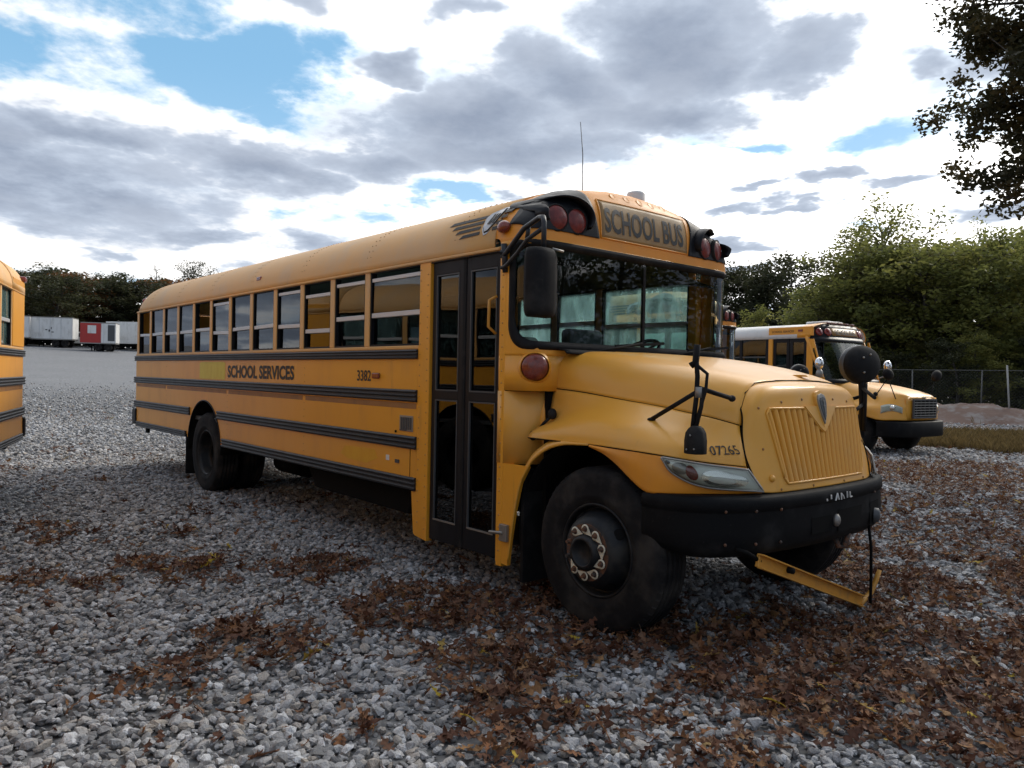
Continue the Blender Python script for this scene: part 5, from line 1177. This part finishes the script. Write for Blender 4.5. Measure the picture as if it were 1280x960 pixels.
rot = rng.normal(0, .45, (len(P_), 3)); rot[:, 2] = rng.uniform(0, 6.283, len(P_)); rot[:, 0] += np.where(rng.random(len(P_)) < .3, math.pi, 0)
scatter('fallen_leaves', pos, rot, S1[:, None] * np.ones(3), leaves)

# ------------------------------------------------------------------ trees
def foliage_mat(name, cols, trans=.35):
    m = bpy.data.materials.new(name); m.use_nodes = True; N = NT(m.node_tree)
    at = N.n('ShaderNodeAttribute', _attribute_name='tint').outputs['Fac']; oi = N.n('ShaderNodeObjectInfo').outputs['Random']
    f = N.m('ADD', N.m('MULTIPLY', at, .8), N.m('MULTIPLY', oi, .25)); rmp = N.n('ShaderNodeValToRGB', i0=f); e = rmp.color_ramp.elements
    e[0].color = (*cols[0], 1); e[1].color = (*cols[-1], 1)
    for i, c in enumerate(cols[1:-1]): q = e.new((i + 1) / (len(cols) - 1)); q.color = (*c, 1)
    b = N.n('ShaderNodeBsdfPrincipled', Roughness=.6); b.inputs['Specular IOR Level'].default_value = .25; N.put(b, 'Base Color', rmp)
    tl = N.n('ShaderNodeBsdfTranslucent'); N.put(tl, 'Color', rmp); mx = N.n('ShaderNodeMixShader', i0=trans, i1=b, i2=tl); N.n('ShaderNodeOutputMaterial', Surface=mx); return m
MAT['leafgreen'] = foliage_mat('green_foliage', ((.10, .12, .04), (.19, .20, .055), (.29, .265, .07)), .58)
MAT['leafolive'] = foliage_mat('olive_foliage', ((.075, .083, .034), (.13, .13, .045), (.20, .165, .06)), .5)
MAT['leafrust'] = foliage_mat('rusty_foliage', ((.08, .045, .020), (.17, .078, .028), (.28, .10, .028)), .5)
MAT['leafdark'] = foliage_mat('dark_foliage', ((.030, .038, .020), (.052, .058, .027), (.085, .080, .030)), .4)
MAT['leafoak'] = foliage_mat('oak_foliage', ((.020, .022, .010), (.042, .040, .016), (.09, .064, .022)), .4)
MAT['bark'] = pbr('bark', (.07, .058, .046), .9, fn=grime((.075, .062, .05), (.03, .026, .022), 8., .4, .65, .5, True, (.8, .95)))
def leaf_cloud(name, centres, radii, per, size, mat, seed, droop=.0, tint=None):
    r_ = np.random.default_rng(seed); n = len(centres); k = per
    c = np.repeat(np.asarray(centres, float), k, 0); rad = np.repeat(np.asarray(radii, float), k, 0)
    d = r_.normal(size=(n * k, 3)); d /= np.linalg.norm(d, axis=1)[:, None]; p = c + d * (r_.random(n * k) ** .5)[:, None] * rad * np.array((1, 1, .75)); p[:, 2] -= droop * r_.random(n * k) * rad[:, 0]
    u = r_.normal(size=(n * k, 3)); u[:, 2] *= .6; u /= np.linalg.norm(u, axis=1)[:, None]; w = np.cross(u, r_.normal(size=(n * k, 3))); w /= np.linalg.norm(w, axis=1)[:, None]
    s = (size * r_.uniform(.6, 1.3, n * k))[:, None]; V = np.stack([p - u * s, p + w * s * .55, p + u * s, p - w * s * .55], 1).reshape(-1, 3); N_ = n * k
    me = bpy.data.meshes.new(name); me.vertices.add(4 * N_); me.vertices.foreach_set('co', V.astype(np.float32).ravel()); me.loops.add(4 * N_); me.loops.foreach_set('vertex_index', np.arange(4 * N_, dtype=np.int32))
    me.polygons.add(N_); me.polygons.foreach_set('loop_start', np.arange(0, 4 * N_, 4, dtype=np.int32))
    t = np.repeat(np.clip(r_.normal(.45, .22, n) if tint is None else tint, 0, 1), k) + r_.normal(0, .10, N_); at = me.attributes.new('tint', 'FLOAT', 'POINT'); at.data.foreach_set('value', np.repeat(np.clip(t, 0, 1), 4).astype(np.float32))
    me.materials.append(MAT[mat]); me.update(calc_edges=True); return me
def tree_proto(kind, seed):
    """trunk mesh, crown mesh; unit height about 12 m"""
    r_ = random.Random(seed); H = 12.; tips = []; tr = MB()
    lean = (r_.uniform(-.4, .4), r_.uniform(-.4, .4)); nseg = 8; hb = {'broad': .08, 'airy': .30, 'conifer': .05, 'bare': .3, 'bush': .02}[kind]
    def cx(t): return Vector((lean[0] * t * t * 2 + .2 * math.sin(t * 5 + seed), lean[1] * t * t * 2 + .2 * math.cos(t * 4 + seed), t * H))
    tr.tube([cx(i / nseg * .94) for i in range(nseg + 1)], [.20 * (1 - i / nseg) ** .8 + .02 for i in range(nseg + 1)], 8)
    nl = {'broad': 34, 'airy': 26, 'conifer': 44, 'bare': 20, 'bush': 20}[kind]
    for i in range(nl):
        t = hb + (.95 - hb) * (i + r_.random()) / nl; b = cx(t); a = i * 2.4 + r_.uniform(-.4, .4); q = (t - hb) / (1 - hb)
        L = {'broad': 3.3 * math.sin(math.pi * (.16 + .80 * q)) ** .7, 'airy': 2.6 * math.sin(math.pi * (.25 + .7 * q)) ** .8, 'conifer': 2.6 * (1.02 - q) + .25, 'bare': 2.6 * (1.1 - q), 'bush': 3.0 * (1.05 - q) ** .5}[kind] * r_.uniform(.65, 1.15)
        up = {'broad': .5, 'airy': .9, 'conifer': -.05, 'bare': .9, 'bush': .4}[kind] * r_.uniform(.6, 1.3)
        e = b + Vector((math.cos(a) * L, math.sin(a) * L, up * L)); mid = (b + e) / 2 + Vector((r_.uniform(-.2, .2), r_.uniform(-.2, .2), .15))
        tr.tube([b, mid, e], [.07 * (1 - t) + .02, .035, .012], 5, caps=False)
        for f in (.45, .7, .88, 1.05):
            if L * f < .35 and kind != 'conifer': continue
            p = b + (e - b) * f + Vector((r_.gauss(0, .35), r_.gauss(0, .35), r_.gauss(0, .3))); tips.append(p)
            if kind in ('airy', 'bare', 'broad'): tr.tube([b + (e - b) * (f - .2), p], [.02, .006], 4, caps=False)
            if kind == 'bare': 
                for _ in range(3): tr.tube([p, p + Vector((r_.gauss(0, .5), r_.gauss(0, .5), r_.uniform(.2, .7)))], [.008, .003], 3, caps=False)
    per, rad, size = {'broad': (52, .95, .15), 'airy': (34, .75, .12), 'conifer': (46, .60, .14), 'bare': (2, .5, .08), 'bush': (80, .9, .14)}[kind]
    return tr, tips, per, rad, size
PROTO = {}
def proto(kind, seed, mat):
    k = (kind, seed, mat)
    if k not in PROTO:
        tr, tips, per, rad, size = tree_proto(kind, seed); tm = tr.mesh('trunk', 'bark')
        PROTO[k] = (tm, leaf_cloud('crown', tips, [(rad, rad, rad)] * len(tips), per, size, mat, seed))
    return PROTO[k]
TREE_LABELS = {}
def tree(kind, seed, mat, x, y, h, rz, label, group, wide=1.):
    tm, cm = proto(kind, seed, mat); t = empty('tree', (x, y, gz(x, y) - .05), rz); k = h / 12.
    t.scale = (k * wide, k * wide, k); link_mesh('trunk', tm, t); link_mesh('crown', cm, t)
    return tag(t, label, 'tree', group)
CAM = Vector((3.2412, -4.6814))
def at(az, d):      # degrees right of the view axis, metres
    a = VA - R(az); return CAM.x + d * math.cos(a), CAM.y + d * math.sin(a)
rt = random.Random(11)
ORD = 'first second third fourth fifth sixth seventh eighth ninth tenth eleventh twelfth 13th 14th 15th 16th 17th 18th 19th 20th 21st 22nd 23rd 24th 25th 26th 27th'.split()
# left: a dark rusty wood across the far end of the lot
LG_ = 'rusty and dark trees along the far edge of the lot'
for row, (d0, n) in enumerate(((136, 26), (145, 24))):
    for i in range(n):
        az = -43 + 50 * (i + rt.uniform(-.3, .3)) / (n - 1); d = d0 + rt.uniform(-5, 7); x, y = at(az, d)
        kd = rt.choice(('broad', 'broad', 'broad', 'broad', 'broad', 'conifer')); mt = rt.choice(('leafrust', 'leafrust', 'leafdark', 'leafrust', 'leafrust')) if kd == 'broad' else 'leafdark'
        lb = ({'leafrust': 'rust-brown autumn tree', 'leafdark': 'dark green tree'}[mt] if kd == 'broad' else 'dark pointed conifer') + ', %s from the left in the %s row of the far wood' % (ORD[i], ('front', 'rear')[row])
        tree(kd, rt.choice((1, 2, 3)), mt, x, y, rt.uniform(10.2, 11.6) + row * 1.2, rt.uniform(0, 6.28), lb, LG_, rt.uniform(1.5, 1.9))
for az, h in ((-25.2, 14.8), (-21.5, 14.2)):
    x, y = at(az, 146); tree('bare', 5, 'leafdark', x, y, h, az, 'nearly bare tree rising above the far wood, %s of the two' % ('left' if az < -23 else 'right'), LG_)
x, y = at(-22.8, 143); tree('airy', 7, 'leafdark', x, y, 14.6, 2, 'thin-leaved tall tree standing out above the far rusty wood', LG_)
# right: green-yellow trees beyond the fence
RG = 'green trees on the right beyond the fence'
spots = [(20.6, 59, 6.2, 'broad'), (21.9, 56, 8.4, 'broad'), (23.4, 58, 10.6, 'broad'), (24.9, 55, 11.4, 'broad'), (26.6, 57, 11.8, 'broad'), (28.4, 54, 11.2, 'broad'), (30.0, 57, 11.6, 'broad'), (31.6, 53, 10.6, 'broad'), (33.3, 56, 11.6, 'broad'), (35.5, 52, 11.5, 'broad'), (38, 55, 12, 'broad'), (41, 52, 12, 'broad'),
         (22.9, 67, 10.5, 'broad'), (25.6, 66, 13.0, 'broad'), (28.6, 65, 12.6, 'broad'), (31.6, 64, 12.6, 'broad'), (35.0, 64, 13, 'broad'), (39, 63, 13, 'broad'), (44, 56, 13, 'broad')]
for i, (az, d, h, kd) in enumerate(spots):
    x, y = at(az, d); mt = ('leafgreen', 'leafgreen', 'leafgreen', 'leafolive')[rt.randrange(4)]
    tree(kd, rt.choice((1, 2, 3, 4)), mt, x, y, h * .92, rt.uniform(0, 6.28), ('yellow-green leafy tree' if mt == 'leafgreen' else 'dull olive tree') + ', %s from the left in the %s row beyond the fence' % ((ORD[i], 'front') if i < 12 else (ORD[i - 12], 'back')), RG, rt.uniform(1.05, 1.3))
for az, d, h, sd_ in ((24.6, 58, 11.6, 7), (26.6, 60, 13.6, 8)):
    x, y = at(az, d); tree('airy', sd_, 'leafgreen', x, y, h, az, ('tallest airy tree of the green stand, sky showing through its top' if az > 26 else 'tall airy tree left of the tallest one in the green stand'), RG, 1.15)
x, y = at(32.2, 58); tree('airy', 8, 'leafgreen', x, y, 11.4, 1, 'slim airy tree poking up right of the tallest trees', RG, .8)
for i in range(16):
    az = 20.5 + 24 * (i + rt.uniform(-.3, .3)) / 15; x, y = at(az, 50 + rt.uniform(-2, 3)); mt = rt.choice(('leafdark', 'leafgreen', 'leafolive'))
    t = tree('bush', rt.choice((1, 2)), mt, x, y, rt.uniform(3.2, 5.5), rt.uniform(0, 6.28), {'leafdark': 'dark green', 'leafgreen': 'yellow-green', 'leafolive': 'olive'}[mt] + ' bush under the trees behind the wire fence, %s from the left' % ORD[i], 'bushes under the right-hand trees', 1.5); t.name = 'bush'; t['category'] = 'bush'
HG = 'dark distant trees right of the main bus'
for i in range(13):
    az = 6.0 + 14 * (i + rt.uniform(-.3, .3)) / 12; x, y = at(az, 128 + rt.uniform(-8, 8)); kd = rt.choice(('broad', 'conifer', 'broad'))
    tree(kd, rt.choice((1, 2, 3)), 'leafdark', x, y, 15.5 + rt.uniform(0, 4.5), rt.uniform(0, 6.28), ('dark distant conifer' if kd == 'conifer' else 'dark distant broad tree') + ' on the hill right of the windshield, %s from the left' % ORD[i], HG, 1.15)
x, y = at(17.2, 62); t = tree('bush', 2, 'leafgreen', x, y, 7.2, .4, 'rounded yellow-green shrub between the main bus and the white-roofed bus', None, 1.0); t.name = 'bush'; t['category'] = 'bush'
# woods that close the view behind the single trees
def woods(name, az0, az1, d0, d1, h, n, mat, seed, size):
    r_ = np.random.default_rng(seed); az = np.radians(r_.uniform(az0, az1, n)); d = r_.uniform(d0, d1, n); a = VA - az; x = CAM.x + d * np.cos(a); y = CAM.y + d * np.sin(a)
    top = h * (.75 + .35 * vnoise(np.stack([az * 60, d * .05], 1), 1.0, seed, 3)); z = ground_z(x, y) + r_.random(n) * top
    o = link_mesh(name, leaf_cloud(name, np.stack([x, y, z], 1), np.full((n, 3), 1.3), 26, size, mat, seed)); o['kind'] = 'stuff'; return o
woods('woods', 21.5, 48, 68, 78, 10.0, 1700, 'leafolive', 41, .26)
woods('woods', -46, 10, 150, 162, 13.2, 3600, 'leafdark', 42, .42)
woods('woods', 4, 22, 134, 146, 14.0, 900, 'leafdark', 43, .4)
# trees at the photographer's back, which the bus windows mirror
for i in range(12):
    az = 120 + 150 * (i + rt.uniform(-.3, .3)) / 11; x, y = at(az, 48 + rt.uniform(-6, 10))
    tree('broad', rt.choice((1, 2, 3)), rt.choice(('leafoak', 'leafgreen')), x, y, rt.uniform(8, 12), rt.uniform(0, 6.28), 'leafy tree across the lot behind the photographer', 'trees behind the photographer', 1.3)
for i, (az, d, h) in enumerate(((72, 46, 11), (76, 44, 10), (82, 42, 12), (90, 41, 12.5), (99, 44, 12))):
    x, y = at(az, d); tree('broad', 1 + i % 4, ('leafgreen', 'leafolive')[i % 2], x, y, h, i * 1.3, 'leafy tree continuing the right-hand stand past the edge of the view', RG, 1.3)
# the near oak whose boughs hang in from the right
def near_oak():
    r_ = random.Random(3); t = empty('tree'); tr = MB(); tips = []; T = Vector((1.35, 16.1, 0))
    tr.tube([T, T + Vector((0, .1, 2)), T + Vector((-.1, 0, 5)), T + Vector((.1, .2, 9)), T + Vector((0, 0, 13))], [.38, .30, .26, .17, .05], 10)
    boughs = [((0, 0, 8.4), (-3.9, -3.2, 9.0)), ((0, 0, 8.2), (-3.7, -2.8, 8.6)), ((0, 0, 8.8), (-4.1, -3.0, 9.6)), ((0, 0, 8), (-3.4, -3.0, 8.3)), ((0, 0, 5.6), (-3.4, -2.9, 5.45)), ((0, 0, 5.4), (-2.6, -2.4, 5.1)), ((0, 0, 6.6), (-2.4, -2.2, 6.4)), ((0, 0, 7.0), (-2.2, -1.6, 7.2)), ((0, 0, 5.8), (-3.3, -2.9, 6.0)), ((0, 0, 6.2), (-3.6, -2.4, 6.7)), ((0, 0, 6.8), (-3.9, -3.2, 7.4)), ((0, 0, 7.2), (-3.2, -2.6, 7.7)), ((0, 0, 8.0), (-2.9, -2.3, 9.1)), ((0, 0, 8.6), (-3.2, -2.8, 10.0)), ((0, 0, 9.4), (-3.3, -2.5, 11.0)), ((0, 0, 10), (-3.0, -2.0, 11.8)), ((0, 0, 6.2), (-2.0, -3.0, 6.1)), ((0, 0, 7.2), (-1.6, -3.2, 7.7)), ((0, 0, 8.8), (-1.8, -3.2, 9.9)), ((0, 0, 6.0), (2, 2.4, 7.)), ((0, 0, 8.0), (2.4, -1, 9.4)), ((0, 0, 9.0), (-.8, 2.6, 10.6)), ((0, 0, 11), (.6, -1.6, 13)), ((0, 0, 6.4), (-2.4, -.6, 6.8))]
    for a, b in boughs:
        A_ = T + Vector(a); B_ = T + Vector(b); mid = (A_ + B_) / 2 + Vector((r_.uniform(-.3, .3), r_.uniform(-.3, .3), .35)); tr.tube([A_, mid, B_], [.11, .06, .018], 6, caps=False)
        for f in np.linspace(.3, 1.0, 9):
            for _ in range(3):
                q = A_ + (B_ - A_) * f + Vector((0, 0, .3 * math.sin(math.pi * f))); p = q + Vector((r_.gauss(0, .52), r_.gauss(0, .52), r_.gauss(0, .36))); tips.append(p); tr.tube([q, p], [.016, .005], 4, caps=False)
    tr.build('trunk', 'bark', t); link_mesh('crown', leaf_cloud('crown', tips, np.full((len(tips), 3), .42), 135, .066, 'leafoak', 77), t)
    return tag(t, 'dark oak close by, its leafy boughs hanging into the upper right of the view', 'tree')
near_oak()

# ------------------------------------------------------------------ trailers and vehicles at the far end
def trailer(x, y, rz, L, h, label, front='white', side='white', red=False, group=None):
    t = empty('box_trailer', (x, y, gz(x, y)), rz); w = 1.3; z0 = 1.05
    MB().box(-L / 2, L / 2, -w, w, z0, h).build('cargo_box', side, t, bevel=.05)
    for k in range(int(L / 1.2) + 1):
        xx = -L / 2 + .05 + k * (L - .1) / int(L / 1.2); MB().box(xx - .03, xx + .03, -w - .03, -w - .002, z0 + .1, h - .1).build('side_rib', 'silver', t)
    for a, b in ((z0 - .06, z0 + .08), (h - .10, h + .02)): MB().box(-L / 2 - .02, L / 2 + .02, -w - .035, w + .035, a, b).build('edge_rail', 'steel', t)
    for s in (-1, 1):
        MB().box(L / 2 + .002, L / 2 + .05, min(0.02 * s, s * (w - .05)), max(.02 * s, s * (w - .05)), z0 + .12, h - .14).build('rear_door', front, t, bevel=.01)
        for dx in (.55, -.65):
            MB().lathe([(.2, -.5), (.48, -.5), (.5, -.45), (.5, -.05), (.46, 0), (.28, 0), (.25, -.08), (0, -.08)], (L / 2 - 1.5 + dx, s * (w - .05), .5), (0, s, 0), 20).build('wheel', 'tyre', t)
        MB().box(-L / 2 + 1.2, -L / 2 + 1.35, s * .8 - .07, s * .8 + .07, .05, z0).build('landing_leg', 'chassis', t)
    MB().box(-L / 2 + .4, L / 2 - .2, -.6, .6, .75, z0 - .06).build('underframe', 'chassis', t); MB().box(L / 2 - .05, L / 2 + .05, -w + .1, w - .1, .5, .62).build('bumper_bar', 'chassis', t)
    return tag(t, label, 'trailer', group)
rz0 = VA + math.pi * .5
TG = 'box trailers at the far end of the lot'
x, y = at(-33.6, 127); trailer(x, y, R(72), 6.0, 4.05, 'weathered white box trailer at the far end, partly behind the left bus corner', group=TG)
x, y = at(-31.05, 126.5); a_ = trailer(x, y, R(62), 5.6, 4.15, 'white box trailer with a dark logo smudge, right-hand one of the two white ones', group=TG)
sm = MB()
for k, (u, v, a, b) in enumerate(((-.6, 2.3, .25, .14), (-.2, 2.1, .2, .3), (.1, 2.45, .1, .3), (.15, 2.0, .3, .12))): sm.box(u, u + a, -1.345, -1.305, v, v + b)
sm.build('side_logo', 'darkgrey', a_)
x, y = at(-28.4, 121); rt_ = trailer(x, y, R(66), 4.3, 3.9, 'red and white concession trailer with an open window, beside the white trailers', front='white', side='white', group=TG); rt_.name = 'concession_trailer'
MB().box(-2.22, .35, -1.345, -1.303, 1.12, 3.8).build('red_panel', 'redpaint', rt_); MB().box(-1.30, -.25, -1.375, -1.346, 2.4, 3.5).build('serving_window', 'white', rt_); MB().box(1.2, 2.05, -1.36, -1.303, 1.4, 3.6).build('open_window', 'darkgrey', rt_)
x, y = at(-29.75, 130); t = empty('white_van', (x, y, gz(x, y)), R(62)); MB().prism([(-2.6, .45), (2.4, .45), (2.5, 1.2), (1.9, 1.35), (1.3, 2.15), (-2.6, 2.2)], 'y', -1., 1.).build('body', 'white', t, bevel=.08); MB().box(-.2, 1.2, -1.02, -1.003, 1.4, 1.95).build('side_window', 'darkgrey', t)
for dx in (-1.6, 1.5):
    for s in (-1, 1): MB().lathe([(.15, -.2), (.34, -.2), (.36, -.03), (.2, 0), (0, -.04)], (dx, s * 1.0, .36), (0, s, 0), 18).build('wheel', 'tyre', t)
tag(t, 'low white van parked between the white trailers and the red trailer', 'van')
def box_truck(az, d, rz, cab, box, label, boxh):
    x, y = at(az, d); t = empty('truck', (x, y, gz(x, y)), R(rz))
    MB().prism([(1.0, .6), (3.0, .6), (3.05, 1.5), (2.6, 1.65), (2.2, 2.6), (1.0, 2.7)], 'y', -1.1, 1.1).build('cab', cab, t, bevel=.06); MB().prism([(1.6, 1.75), (2.45, 1.75), (2.15, 2.45), (1.6, 2.45)], 'y', -1.115, 1.115).build('cab_window', 'darkgrey', t); MB().prism([(2.62, 1.72), (2.66, 1.70), (2.26, 2.55), (2.22, 2.55)], 'y', -.95, .95).build('windshield', 'darkgrey', t)
    MB().box(-4.2, .9, -1.2, 1.2, 1.0, boxh).build('cargo_box', box, t, bevel=.04); MB().box(-4.2, 2.8, -.5, .5, .55, 1.0).build('underframe', 'chassis', t)
    for dx in (-3.0, 2.1):
        for s in (-1, 1): MB().lathe([(.2, -.4), (.45, -.4), (.48, -.05), (.3, 0), (0, -.06)], (dx, s * 1.12, .48), (0, s, 0), 20).build('wheel', 'tyre', t)
    return tag(t, label, 'truck')
box_truck(-26.95, 129, -55, 'bluepaint', 'darkgrey', 'small blue truck beside the red and white trailer', 1.3)
box_truck(-26.15, 126, 49, 'white', 'white', 'white box truck just left of the main bus rear', 4.2)

# ------------------------------------------------------------------ fence, mound, dry grass on the right
fe = empty('wire_fence'); f0 = Vector((*at(24.0, 44.), 0)); f1 = Vector((*at(44.0, 41.), 0)); dv = (f1 - f0); FL = dv.length; dv.normalize(); FH = 2.3
for i, s in enumerate(np.arange(0, FL + .1, 3.0)):
    p = f0 + dv * s; z = gz(p.x, p.y); MB().tube([(p.x, p.y, z - .1), (p.x + rt.uniform(-.06, .06), p.y, z + FH)], .032, 7).build('fence_post', 'wood', fe)
MB().tube([f0 + Vector((0, 0, FH)), f1 + Vector((0, 0, FH))], .022, 6).build('top_rail', 'wire', fe)
wm = MB(); st = .16
for s in np.arange(-FH, FL, st):
    for sg in (1, -1):
        a0_, a1_ = (s, s + FH) if sg > 0 else (s + FH, s); z0_, z1_ = 0., FH
        if max(a0_, a1_) > FL or min(a0_, a1_) < 0: continue
        p0, p1 = f0 + dv * a0_, f0 + dv * a1_; wm.tube([(p0.x, p0.y, .02), (p1.x, p1.y, FH)], .004, 3, caps=False)
wm_o = wm.build('wire_mesh', 'wire', fe); wm_o['kind'] = 'stuff'
tag(fe, 'wire mesh fence with pale posts in front of the trees on the right', 'fence')
ps = MB(); x, y = at(33.2, 38); lp = empty('leaning_pole', (x, y, 0)); ps.tube([(0, 0, -.1), (-.10, -.22, 2.45)], .035, 8); ps.build('pole', 'palewood', lp); tag(lp, 'pale leaning pole standing in front of the wire fence at far right', 'pole')
def mound_pt(a, b):
    x0, y0 = at(29.5, 38.5); return None
mx, my = at(30.6, 39); r_ = np.random.default_rng(5); gu, gv = np.meshgrid(np.linspace(-1, 1, 60), np.linspace(-1, 1, 40), indexing='ij')
q = np.stack([gu.ravel() * 6, gv.ravel() * 3], 1); hh = (1 - gu ** 2) ** 1.2 * (1 - gv ** 2) ** 1.2 * (.55 + .75 * vnoise(q + 40, 1.1, 5, 4).reshape(gu.shape)) * .85 - .03
ex = Vector((math.sin(VA - R(30)), -math.cos(VA - R(30)))); ey = Vector((math.cos(VA - R(30)), math.sin(VA - R(30))))
MP = [[(mx + ex.x * gu[i, j] * 6 + ey.x * gv[i, j] * 3, my + ex.y * gu[i, j] * 6 + ey.y * gv[i, j] * 3, hh[i, j]) for j in range(40)] for i in range(60)]
MAT['dirt'] = pbr('dirt_heap', (.14, .10, .08), .95, fn=grime((.10, .058, .045), (.17, .155, .15), 1.6, .46, .68, .8, False, (.9, .95)))
tag(MB().grid(MP).build('dirt_mound', 'dirt'), 'low reddish mound of dirt and stones in front of the wire fence', 'mound')
def grass(name, az0, az1, d0, d1, n, h, seed):
    r_ = np.random.default_rng(seed); az = r_.uniform(az0, az1, n * 3); d = r_.uniform(d0, d1, n * 3); a = VA - np.radians(az); p = np.stack([CAM.x + d * np.cos(a), CAM.y + d * np.sin(a)], 1)
    k = vnoise(p, 1.7, seed, 3) + .35 * (1 - abs((az - (az0 + az1) / 2) / ((az1 - az0) / 2))) - .25 * np.abs((d - (d0 + d1) / 2) / ((d1 - d0) / 2)) ** 3 + .05 > .58; p = p[k][:n]; n = len(p)
    L = h * r_.uniform(.4, 1.2, n); an = r_.uniform(0, 6.283, n); ln = r_.uniform(.1, .7, n) * L; w = .012
    bx, by = np.cos(an), np.sin(an); z = ground_z(p[:, 0], p[:, 1]); V = np.stack([np.stack([p[:, 0] - by * w, p[:, 1] + bx * w, z], 1), np.stack([p[:, 0] + by * w, p[:, 1] - bx * w, z], 1), np.stack([p[:, 0] + bx * ln * .4, p[:, 1] + by * ln * .4, z + L * .65], 1), np.stack([p[:, 0] + bx * ln, p[:, 1] + by * ln, z + L], 1)], 1).reshape(-1, 3)
    me = bpy.data.meshes.new(name); me.from_pydata(V.tolist(), [], [f for i in range(n) for f in ((4 * i, 4 * i + 1, 4 * i + 2), (4 * i + 1, 4 * i + 3, 4 * i + 2))]); at_ = me.attributes.new('tint', 'FLOAT', 'POINT'); at_.data.foreach_set('value', np.repeat(r_.random(n), 4).astype(np.float32)); me.materials.append(MAT['drygrass']); o = link_mesh(name, me); o['kind'] = 'stuff'
MAT['drygrass'] = foliage_mat('dry_grass', ((.07, .052, .022), (.14, .10, .04), (.21, .155, .07)), .3)
grass('dry_grass', 27.5, 44, 20.0, 30, 20000, .26, 21); grass('dry_grass', 24, 46, 36, 43, 9000, .35, 22)
